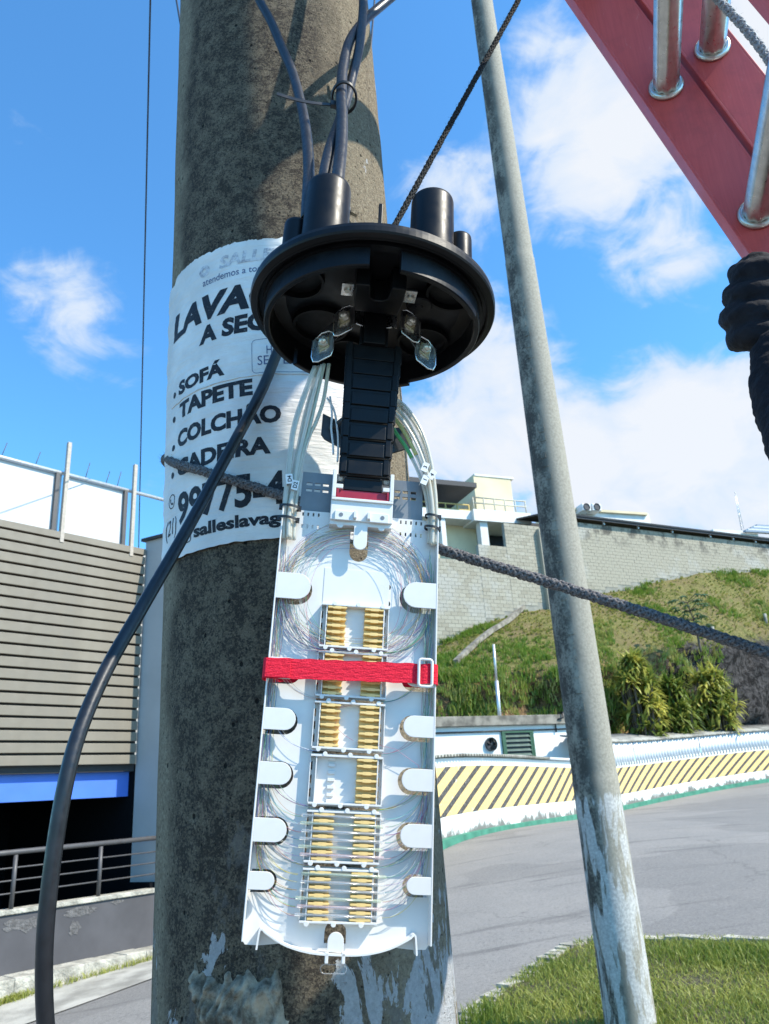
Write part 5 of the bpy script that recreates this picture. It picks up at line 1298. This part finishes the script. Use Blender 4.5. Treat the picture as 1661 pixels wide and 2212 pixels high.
    def feed(s, row, uend, c=None, hgt=None):
        hgt = hgt or rs.uniform(.030, .055); u0 = s * rs.uniform(.064, .0705); nn = rs.uniform(-.008, -.003); P = []
        for i in range(17):
            q = i / 16; P.append((u0 + (s * uend - u0) * (1 - math.cos(q * 1.5708)) ** 1.0, row + hgt * (1 - math.sin(q * 1.5708)), nn + (-.0045 - nn) * q))
        fibre(P, c)
    for row, m_ in ((.2146, 14), (.1721, 5), (.1290, 4), (.0857, 9), (.0427, 11)):
        for k in range(m_):
            for s in (-1, 1): feed(s, row + rs.uniform(-.0006, .0006), .026)
    for hc in HOLD[4:]:
        for k in range(-3, 3):
            for s in (-1, 1):
                for q in range(3): feed(s, hc + (k + .5) * .00578 + rs.uniform(-.0006, .0006), .034)
    fibre([(.006, .170, -.004), (-.010, .165, -.003), (-.012, .150, -.003), (-.004, .143, -.003), (.004, .139, -.003)], 0); fibre([(.025, .1365, -.003), (.040, .134, -.004), (.060, .122, -.005), (.067, .100, -.006)], 0)
    tag(fb.build('fibres', mats, t), 'tangle of thin coloured optical fibres coiled in the tray', kind='stuff')
M_clear2 = simple('frosted_pin_plastic', (.45, .45, .43), .3, var=.05)
tray()

def sleeves():
    rs = random.Random(4)
    for hi in (4, 5):
        hc = HOLD[hi]
        for k in range(6):
            v = hc + (2.5 - k) * .00578 + .0003; sh = rs.uniform(-.0025, .0025); m_ = M_sleeve[(0, 0, 1, 2, 0, 1)[(k + hi) % 6]]
            mb = MB(); mb.tube([W2(-.0335 + sh, v + .0005, -.0030), W2(-.0329 + sh, v + .0005, -.0030), W2(.0335 + sh, v - .0002, -.0030), W2(.0340 + sh, v - .0002, -.0030)], [.0009, .00135, .00135, .0009], 10)
            o = mb.build('splice_sleeve', m_)
            pos = ('topmost', 'second', 'third', 'fourth', 'fifth', 'lowest')[k]
            tag(o, '%s clear splice sleeve lying in the %s yellow holder' % (pos, 'lowest' if hi == 5 else 'second lowest'), 'splice sleeve', 'splice sleeves in the yellow holders')
            mb = MB(); mb.tube([W2(-.028 + sh, v + .0005, -.0027), W2(.028 + sh, v - .0002, -.0027)], .0004, 5); mb.build('steel_rod', M_steel, o)
sleeves()

def strap():
    t = thing('red_strap', 'red hook-and-loop strap tied across the tray', 'strap', W2(0, .186))
    path = [(-.070, -.016), (-.0755, -.013), (-.0768, -.004), (-.0758, .0035), (-.070, .0050), (-.05, .0052), (0, .0056), (.045, .0052), (.056, .0050), (.062, .0062), (.068, .0050), (.0735, .0030), (.0748, -.005), (.0735, -.014), (.068, -.017), (0, -.0185), (-.068, -.017)]
    sp = spline([(a, 0, b) for a, b in path], 7); mb = MB(); n = len(sp)
    for i, p in enumerate(sp):
        slope = (p.x + .0755) / .148 * .0035; vt, vb = .2023 + slope, .1853 + slope; e = .0004 * math.sin(p.x * 300)
        for sgn, vv in ((0, vb), (0, vt), (1, vt), (1, vb)): mb.v.append(W2(p.x, vv + e, p.z - .0011 * sgn if abs(p.x) < .072 else p.z))
        if abs(p.x) >= .072:
            sg = 1 if p.x > 0 else -1
            for q in (-2, -1): mb.v[q] = mb.v[q] - TU * sg * .0011
    for i in range(n - 1):
        for k in range(4): mb.f.append((i * 4 + k, i * 4 + (k + 1) % 4, i * 4 + 4 + (k + 1) % 4, i * 4 + 4 + k)); mb.mi.append(0); mb.sm.append(True)
    b = mb.build('band', M_strap, t); md = b.modifiers.new('edge', 'EDGE_SPLIT'); md.split_angle = rad(40)
    mb = MB(); fbox(mb, -.0747, -.0535, .1858, .2021, .0062, .0072); mb.build('folded_end', M_strap, t, bevel=.0004)
    ol = [p for (cx, cy, a) in ((.0655, .2065, 0), (.0590, .2065, 1.5708), (.0590, .1885, 3.1416), (.0655, .1885, 4.7124)) for p in arc(cx, cy, .0026, a, a + 1.5708, 5)]
    mb = MB(); mb.tube([W2(a, b, .0068) for a, b in ol], .0013, 8, closed=True); mb.build('buckle', M_white, t)
strap()

# ------------------------------------------------------------------ buffer tubes, ties, tags
def tubes():
    LT = [[(548, -70), (430, 250), (370, 450), (345, 620), (322, 850), (292, 1100), (280, 1360)], [(572, -70), (478, 250), (425, 480), (385, 700), (352, 870), (318, 1100), (306, 1362)], [(615, -90), (548, 200), (490, 450), (440, 620), (395, 820), (358, 1000), (340, 1150), (332, 1366)],
          [(655, -90), (612, 200), (545, 400), (500, 490), (440, 680), (402, 880), (376, 1100), (362, 1370)], [(595, -80), (510, 230), (455, 470), (405, 680), (372, 880), (340, 1050), (322, 1200), (318, 1350)], [(535, -70), (405, 275), (352, 470), (328, 660), (306, 870), (284, 1100), (272, 1350)]]
    RT = [[(1190, 190), (1290, 262), (1390, 400), (1460, 560), (1510, 760), (1540, 1000), (1548, 1200), (1541, 1412)], [(1185, 240), (1300, 370), (1390, 530), (1450, 690), (1500, 870), (1524, 1050), (1530, 1220), (1523, 1414)], [(1175, 330), (1260, 440), (1350, 600), (1420, 760), (1470, 920), (1500, 1080), (1509, 1230), (1506, 1405)],
          [(1170, 420), (1240, 520), (1310, 625), (1392, 790), (1442, 930), (1475, 1080), (1490, 1240), (1487, 1400)], [(1180, 290), (1280, 400), (1375, 560), (1440, 720), (1488, 890), (1512, 1060), (1520, 1220), (1514, 1408)], [(1190, 215), (1295, 310), (1395, 455), (1462, 620), (1508, 810), (1535, 1020), (1542, 1210), (1532, 1410)]]
    names = ('outermost', 'second', 'fourth', 'innermost', 'third', 'rear outer')
    for side, S in (('left', LT), ('right', RT)):
        for k, pts in enumerate(S):
            nb = (-.001, -.0045, -.001, -.004, .0022, -.0055)[k]
            P = [NP(*z3(a, b), (-.004 if side == 'left' else -.014) * (1 - i / (len(pts) - 1)) + nb) for i, (a, b) in enumerate(pts)]
            sp = spline(P, 7); mb = MB(); mb.tube(sp, .00195, 10)
            extra = ' with green core' if k == (2 if side == 'left' else 3) else (' with yellow core' if k == (3 if side == 'left' else 2) else '')
            o = mb.build('buffer_tube', M_tube); tag(o, '%s milky buffer tube%s in the bundle on the %s of the tray' % (names[k], extra, side), 'buffer tube', 'buffer tubes feeding the tray')
            if extra:
                m_ = M_tubeg if 'green' in extra else M_tubey; n = int(len(sp) * (.46 if side == 'left' else .36)); mb = MB(); mb.tube(sp[:n], .0015 if side == 'left' else .0021, 8); mb.build('core', m_, o)
            mb = MB(); mb.tube(sp[4:], .0007, 5); mb.build('fibre_bundle', M_fibgrey, o)
    # black cable ties
    for lab, c, v in (('upper tie round the left tubes', (-.0660, -.0015), .3425), ('lower tie round the left tubes', (-.0668, -.0015), .3310), ('upper tie round the right tubes', (.0672, -.0015), .3450), ('lower tie round the right tubes', (.0668, -.0015), .3335)):
        mb = MB(); rx, rn = (.0086, .0062) if c[0] < 0 else (.0066, .0060)
        ring = [(c[0] + rx * math.cos(a), c[1] + rn * math.sin(a)) for a in np.linspace(0, 6.2832, 29)[:-1]]
        V = []
        for a, b in ring:
            d = Vector((a - c[0], b - c[1])).normalized()
            for hv, e in ((-.0011, 0), (.0011, 0), (.0011, .0007), (-.0011, .0007)): V.append(W2(a + d.x * e, v + hv - .0010 * (a - c[0]) / rx, b + d.y * e))
        mb.add(V, [(i * 4 + k, i * 4 + (k + 1) % 4, ((i + 1) % 28) * 4 + (k + 1) % 4, ((i + 1) % 28) * 4 + k) for i in range(28) for k in range(4)])
        s = -1 if c[0] < 0 else 1; fbox(mb, c[0] + s * rx - .0016, c[0] + s * rx + .0016, v - .0021, v + .0021, -.004, .0005)
        if s < 0: fbox(mb, c[0] + rx - .001, c[0] + rx + .0016, v - .0018, v + .0016, -.006, .000)
        tag(mb.build('cable_tie', M_tie), 'black nylon cable tie, ' + lab, 'cable tie', 'cable ties on the buffer tubes')
    # paper markers
    for txt, (a, b), rot, lab in (('D4', (328, 862), 100, 'D4 paper marker on the outer left tubes'), ('D2', (375, 915), 82, 'D2 paper marker on the inner left tubes'), ('4', (1512, 828), 60, 'paper marker reading 4, outermost on the right tubes'), ('1', (1452, 872), 70, 'paper marker reading 1, lowest and innermost on the right tubes'), ('3', (1455, 765), 70, 'folded paper marker highest on the right tubes')):
        c = NP(*z3(a, b), .0045); t = thing('tube_marker', lab, 'marker', c, 'paper markers on the buffer tubes')
        q = rad(rot); ex = TU * math.cos(q) + TV * math.sin(q); ey = TV * math.cos(q) - TU * math.sin(q)
        mb = MB(); mb.box(c, ex, ey, TN, .0048, .0030, .00025); mb.box(c - TN * .003 + ey * .0030, ex, TN, ey, .0048, .003, .0002); mb.build('slip', M_tag, t)
        me = text_mesh(txt, .03); sc = .0036 / .7; w = max(v.co.x for v in me.vertices) * sc
        mb = MB(); mb.add([c + ex * (v.co.x * sc - w / 2) + ey * (v.co.y * sc - .0018) + TN * .0004 for v in me.vertices], [tuple(p.vertices) for p in me.polygons]); mb.build('lettering', M_txt, t); bpy.data.meshes.remove(me)
M_fibgrey = simple('bundled_fibres', (.28, .30, .27), .5, var=.4, vs=300)
tubes()

# ================================================================== CABLES, ROPES, WIRES
def cables():
    CRD = .0063
    def c(name, lab, pts, r=CRD, mat=M_cable, cat='cable', grp=None, up=True):
        if up: d = pts[0] - pts[1]; pts = [pts[0] + d * 6 + Zv * .25, pts[0] + d * 3 + Zv * .06, pts[0] + d] + pts
        sp = spline(pts, 9); mb = MB(); mb.tube(sp, r, 18); return tag(mb.build(name, mat), lab, cat, grp)
    ys = (.80, .795, .785, .77, .74, .70, .66, .63, .612)
    c('drop_cable', 'black cable curving down the pole front into the small left port', [atY(*z1(480, -220), .81)] + [atY(*z1(a, b), y) for (a, b), y in zip(((585, 0), (655, 130), (722, 290), (782, 430), (835, 620), (868, 800), (884, 1000), (880, 1150), (872, 1330)), ys)])
    c('drop_cable', 'black cable coming from the upper right, in front at the tie', [atY(*z1(1520, -130), .84)] + [atY(*z1(a, b), y) for (a, b), y in zip(((1340, 20), (1225, 120), (1135, 240), (1092, 400), (1080, 560), (1085, 720), (1078, 900), (1060, 1060), (1045, 1180)), (.82, .80, .77, .735, .70, .67, .64, .61, .60))], .0066)
    c('drop_cable', 'black cable dropping straight from above, behind at the tie', [atY(*z1(1205, -200), .80)] + [atY(*z1(a, b), y) for (a, b), y in zip(((1212, 0), (1205, 130), (1185, 300), (1142, 480), (1108, 610), (1060, 760), (1012, 900), (978, 1060), (972, 1180)), (.79, .78, .765, .745, .722, .69, .65, .62, .605))], .0062)
    P = [at(690, 560, .97), at(640, 680, .955)] + [at(a, b, z) for a, b, z in ((604, 750, .94), (562, 850, .92), (482, 1000, .87), (392, 1165, .80), (302, 1320, .73), (228, 1450, .68), (172, 1580, .64), (140, 1700, .615), (115, 1850, .595), (99, 2000, .58), (95, 2120, .575), (101, 2240, .575), (120, 2400, .58))]
    c('drop_cable', 'thick black cable swinging down across the poster to the lower left', P, .0064, up=False)
    # tie with its long tail
    a = atY(*z1(1085, 585), .685); t = thing('cable_tie', 'black cable tie with a long loose tail round the two cables above the closure', 'cable tie', a)
    mb = MB(); ax = (atY(*z1(1082, 500), .70) - atY(*z1(1085, 660), .67)).normalized(); e1 = ax.cross(Y).normalized(); e2 = ax.cross(e1); cc = atY(*z1(1098, 590), .705)
    for q in (-.0018, .0018): mb.tube([cc + ax * q + e1 * .0145 * math.cos(k) + e2 * .0175 * math.sin(k) for k in np.linspace(0, 6.2832, 25)[:-1]], .0015, 6, closed=True)
    mb.build('band', M_tie, t)
    mb = MB(); h0, h1 = atY(*z1(1035, 632), .70), atY(*z1(692, 566), .68); d = (h1 - h0); L_ = d.length; d.normalize(); up = d.cross(Y).normalized()
    mb.box(h0, d, up, d.cross(up), .004, .0035, .003); mb.build('head', M_tie, t)
    mb = MB(); n = 14
    for i in range(n):
        p0, p1 = h0.lerp(h1, i / n) - Zv * .004 * math.sin(i / n * 3.1), h0.lerp(h1, (i + 1) / n) - Zv * .004 * math.sin((i + 1) / n * 3.1); dd = (p1 - p0); l2 = dd.length; dd.normalize(); u2 = dd.cross(Y).normalized(); mb.box((p0 + p1) / 2, dd, u2, dd.cross(u2), l2 / 2 + .0002, .0021, .0006)
    mb.build('tail', M_tie, t)
    mb = MB(); q = atY(*z1(995, 1085), .600); mb.box(q, TU, TV, TN, .004, .004, .003); tag(mb.build('yellow_plug', simple('yellow_tape', (.75, .70, .03), .5)), 'small yellow tape end poking from the large left port', 'tape')
cables()

def braid(name, lab, pts, r, mat, strands=8, pitch=.028, ns=None, sr=.42, parent=None):
    sp = spline(pts, 24); L_ = [0]
    for a, b in zip(sp, sp[1:]): L_.append(L_[-1] + (b - a).length)
    tot = L_[-1]; n = ns or int(tot / .0016); up = None; fr = []
    j = 0
    for i in range(n + 1):
        s = tot * i / n
        while j < len(L_) - 2 and L_[j + 1] < s: j += 1
        f = (s - L_[j]) / max(1e-9, L_[j + 1] - L_[j]); p = sp[j].lerp(sp[j + 1], f); d = (sp[j + 1] - sp[j]).normalized()
        if up is None: up = d.orthogonal().normalized()
        up = (up - d * up.dot(d)).normalized(); fr.append((s, p, up.copy(), d.cross(up)))
    t = thing(name, lab, 'rope', pts[0]); h = strands // 2; mb = MB(); mb.tube([q[1] for q in fr[::3]], r * .62, 8); mb.build('core', mat, t)
    mb = MB(); rs = random.Random(1)
    for k in range(strands):
        dr = 1 if k < h else -1; ph = 2 * math.pi * (k % h) / h + (0 if dr > 0 else .4); P = []
        for s, p, a, b in fr:
            th = ph + dr * 2 * math.pi * s / pitch; rr = r * (.66 + .12 * math.sin(h * 2 * math.pi * s / pitch * 1.0 + (0 if dr > 0 else math.pi) + ph)); P.append(p + (a * math.cos(th) + b * math.sin(th)) * rr)
        mb.tube(P, r * sr, 5)
    mb.build('strands', mat, t)
    fz = MB()          # stray fibres
    for k in range(int(tot / .0016)):
        s, p, a, b = fr[rs.randrange(len(fr))]; th = rs.uniform(0, 6.28); d = a * math.cos(th) + b * math.sin(th); q = p + d * r; e = q + d * rs.uniform(.001, .004) + Vector((rs.uniform(-1, 1), rs.uniform(-1, 1), rs.uniform(-1, 1))) * .0025
        fz.tube([q, q.lerp(e, .5) + d * .0005, e], .00012, 3)
    fz.build('fuzz', mat, t)
def ropes():
    def cz(x, y, e=.0075): return cyl_hit(x, y, PR + e)
    c0 = paxis(2.47)
    pts = [Vector((c0.x - .02, c0.y + .178, 2.47)), Vector((c0.x - .125, c0.y + .125, 2.475)), Vector((c0.x - .176, c0.y + .035, 2.468)), at(358, 990, 1.055), cz(382, 1002, .008), cz(440, 1018, .008), cz(520, 1043, .008), cz(600, 1068, .008), atY(700, 1100, .806), atY(800, 1132, .795), atY(950, 1186, .78), atY(1150, 1247, .77), atY(1400, 1326, .755), atY(1661, 1412, .74), atY(1850, 1478, .73)]
    braid('braided_rope', 'grey braided rope tied round the pole and running out to the right', pts, .0054, M_rope)
    braid('braided_rope', 'dark rope rising diagonally from behind the closure to the top', [atY(770, 640, .93), atY(850, 492, .97), atY(985, 246, 1.0), atY(1120, 0, 1.03), atY(1200, -150, 1.05)], .0047, M_rope2, strands=10, pitch=.05, sr=.36)
    braid('ladder_rope', 'pale thin rope crossing the top right corner beside the ladder', [atY(1500, -60, .80), atY(1552, 0, .80), atY(1610, 62, .79), atY(1661, 130, .78), atY(1740, 260, .77)], .0058, M_rope3, strands=6, pitch=.03)
    for lab, p0, p1, r in (('thin black wire hanging down the sky left of the pole', at(335, -480, 6.8), at(299, 1200, 15), .010), ('thin wire meeting the top left edge of the thick pole', at(310, -420, 9.2), at(484, 600, 3.6), .007), ('thin wire beside the top right edge of the thick pole', at(842, -420, 9.2), at(767, 520, 3.6), .007)):
        mb = MB(); mb.tube(spline([p0, p0.lerp(p1, .5) - Zv * .02, p1], 6), r, 6); tag(mb.build('overhead_wire', M_tie), lab, 'wire')
ropes()

# ================================================================== LADDER AND HAND
G = Vector((.28528, .95844, 0)).normalized(); LP = Vector((.51236, .98369, 3.07783)); RD = Vector((-.25767, .0767, .96318)).normalized(); NR = G.cross(RD).normalized()
def ladder():
    t = thing('red_ladder', 'leaning red fibreglass extension ladder with aluminium rungs', 'ladder', LP - RD * 2.62 - G * .2)
    WL = .36
    def rail(name, n0, n1, g0, sg, a0, a1):
        mb = MB(); o = LP + G * g0
        c = lambda a, nn, gg: o + RD * a + NR * nn + G * gg
        def bx(na, nb, ga, gb): mb.box(c((a0 + a1) / 2, (na + nb) / 2, (ga + gb) / 2), RD, NR, G, (a1 - a0) / 2, abs(nb - na) / 2, abs(gb - ga) / 2)
        bx(n0 + .004, n1 - .004, 0, sg * .004); bx(n0, n0 + .005, 0, sg * .032); bx(n1 - .005, n1, 0, sg * .032); bx(n0 + .005, n0 + .009, sg * .028, sg * .032); bx(n1 - .009, n1 - .005, sg * .028, sg * .032)
        mb.build(name, M_frp, t, bevel=.0012)
    rail('base_rail', -.038, .045, 0, 1, -2.62, 2.2); rail('base_rail', -.038, .045, -WL, -1, -2.62, 2.2)
    rail('fly_rail', .052, .134, -.004, 1, -2.2, 2.8); rail('fly_rail', .052, .134, -WL + .004, -1, -2.2, 2.8)
    src = None
    def rung(a, nn, g0):
        nonlocal src
        p = LP + RD * a + NR * nn + G * g0; q = p - G * (WL + 2 * g0)
        mb = MB(); e1, e2 = RD, NR; seg = 24
        prof = [.0210 if k % 3 else .0196 for k in range(seg)]
        V = [b + (e1 * math.cos(2 * math.pi * k / seg) + e2 * math.sin(2 * math.pi * k / seg)) * prof[k] for b in (p, q) for k in range(seg)]
        mb.add(V, [(k, (k + 1) % seg, seg + (k + 1) % seg, seg + k) for k in range(seg)], smooth=True)
        r = mb.build('rung', M_alu, t)
        for b, s in ((p, -1), (q, 1)):
            m2 = MB(); m2.lathe([(.020, 0), (.0275, .0), (.0285, .003), (.0265, .0065), (.0225, .0075), (.0205, .0065)], b, G * s, RD, 28, smooth=True); m2.build('rung_collar', M_alu, r)
    for k in range(-8, 8): rung(.30 * k, .003, -.0005)
    for k in range(-7, 9): rung(.024 + .30 * k, .0942, -.0045)
    for g in (.0, -WL):
        mb = MB(); o = LP - RD * 2.64 + G * g + NR * .004; mb.box(o, RD, NR, G, .03, .05, .03); mb.build('foot', M_tie, t, bevel=.006)
ladder()

def hand():
    p = thing('person', 'person in a black glove and dark sleeve gripping the red ladder rail', 'person', atY(1690, 900, .75))
    def capsules(chains, vox, name, mat, smooth=4):
        mb = MB()
        for pts, rr in chains:
            sp = spline(pts, 5); n = len(sp); r = [interp(i / (n - 1), [(k / (len(rr) - 1), x) for k, x in enumerate(rr)]) for i in range(n)]
            d0 = (sp[0] - sp[1]).normalized(); d1 = (sp[-1] - sp[-2]).normalized()
            P = [sp[0] + d0 * r[0] * .95, sp[0] + d0 * r[0] * .6] + sp + [sp[-1] + d1 * r[-1] * .6, sp[-1] + d1 * r[-1] * .95]
            mb.tube(P, [r[0] * .25, r[0] * .8] + r + [r[-1] * .8, r[-1] * .25], 14)
        o = mb.build(name, mat, None); md = o.modifiers.new('r', 'REMESH'); md.mode = 'VOXEL'; md.voxel_size = vox
        sm = o.modifiers.new('s', 'SMOOTH'); sm.factor = .5; sm.iterations = smooth
        dg = bpy.context.evaluated_depsgraph_get(); me = bpy.data.meshes.new_from_object(o.evaluated_get(dg)); off = ORG[o.name]
        m2 = MB(); rs = 1
        for v in me.vertices:
            w = v.co + off; nrm = v.normal; f = .0012 * noise.noise(w * 90) + .0022 * noise.noise(Vector((w.x * 45, w.y * 45, w.z * 110))) + .0016 * noise.noise(w * 40); m2.v.append(w + nrm * f)
        m2.f = [tuple(q.vertices) for q in me.polygons]; m2.mi = [0] * len(m2.f); m2.sm = [True] * len(m2.f)
        bpy.data.objects.remove(o); bpy.data.meshes.remove(me); return m2.build(name, mat, p)
    A = lambda x, y, Yd: atY(x, y, Yd)
    ch = []
    # four fingers folded round the left flange; near side is the back of the fingers
    for (y, xl, k) in ((590, 1597, 0), (637, 1584, 1), (684, 1579, 2), (728, 1592, 3)):
        ch.append(([A(1712, y + 6, .875), A(1660, y - 4, .868), A(xl + 22, y - 2, .885), A(xl + 3, y + 4, .925), A(xl + 12, y + 8, .965), A(1640, y + 10, .985)], [.0185, .0182, .0178, .0172, .016, .014]))
    ch.append(([A(1712, 610, .885), A(1722, 660, .875), A(1718, 720, .87), A(1700, 770, .862)], [.026, .031, .030, .027]))   # back of the hand
    ch.append(([A(1745, 640, .90), A(1745, 700, .89), A(1722, 760, .865)], [.024, .028, .026]))                             # heel of the palm
    ch.append(([A(1720, 640, .885), A(1680, 585, .88), A(1640, 567, .885), A(1612, 572, .91)], [.0175, .0165, .0155, .0135]))  # thumb over the flange
    ch.append(([A(1705, 760, .862), A(1716, 830, .84), A(1735, 900, .81)], [.027, .029, .033]))
    capsules(ch, .0034, 'glove', M_glove, 6)
    capsules([([A(1690, 765, .858), A(1700, 845, .832), A(1735, 930, .79), A(1830, 1120, .66), A(1990, 1400, .5), A(2300, 1700, .34)], [.038, .041, .043, .047, .052, .056]), ([A(2300, 1700, .34), A(2900, 1650, .18), A(4200, 1500, .10)], [.056, .062, .07])], .006, 'sleeve', M_sleevec, 5)
hand()
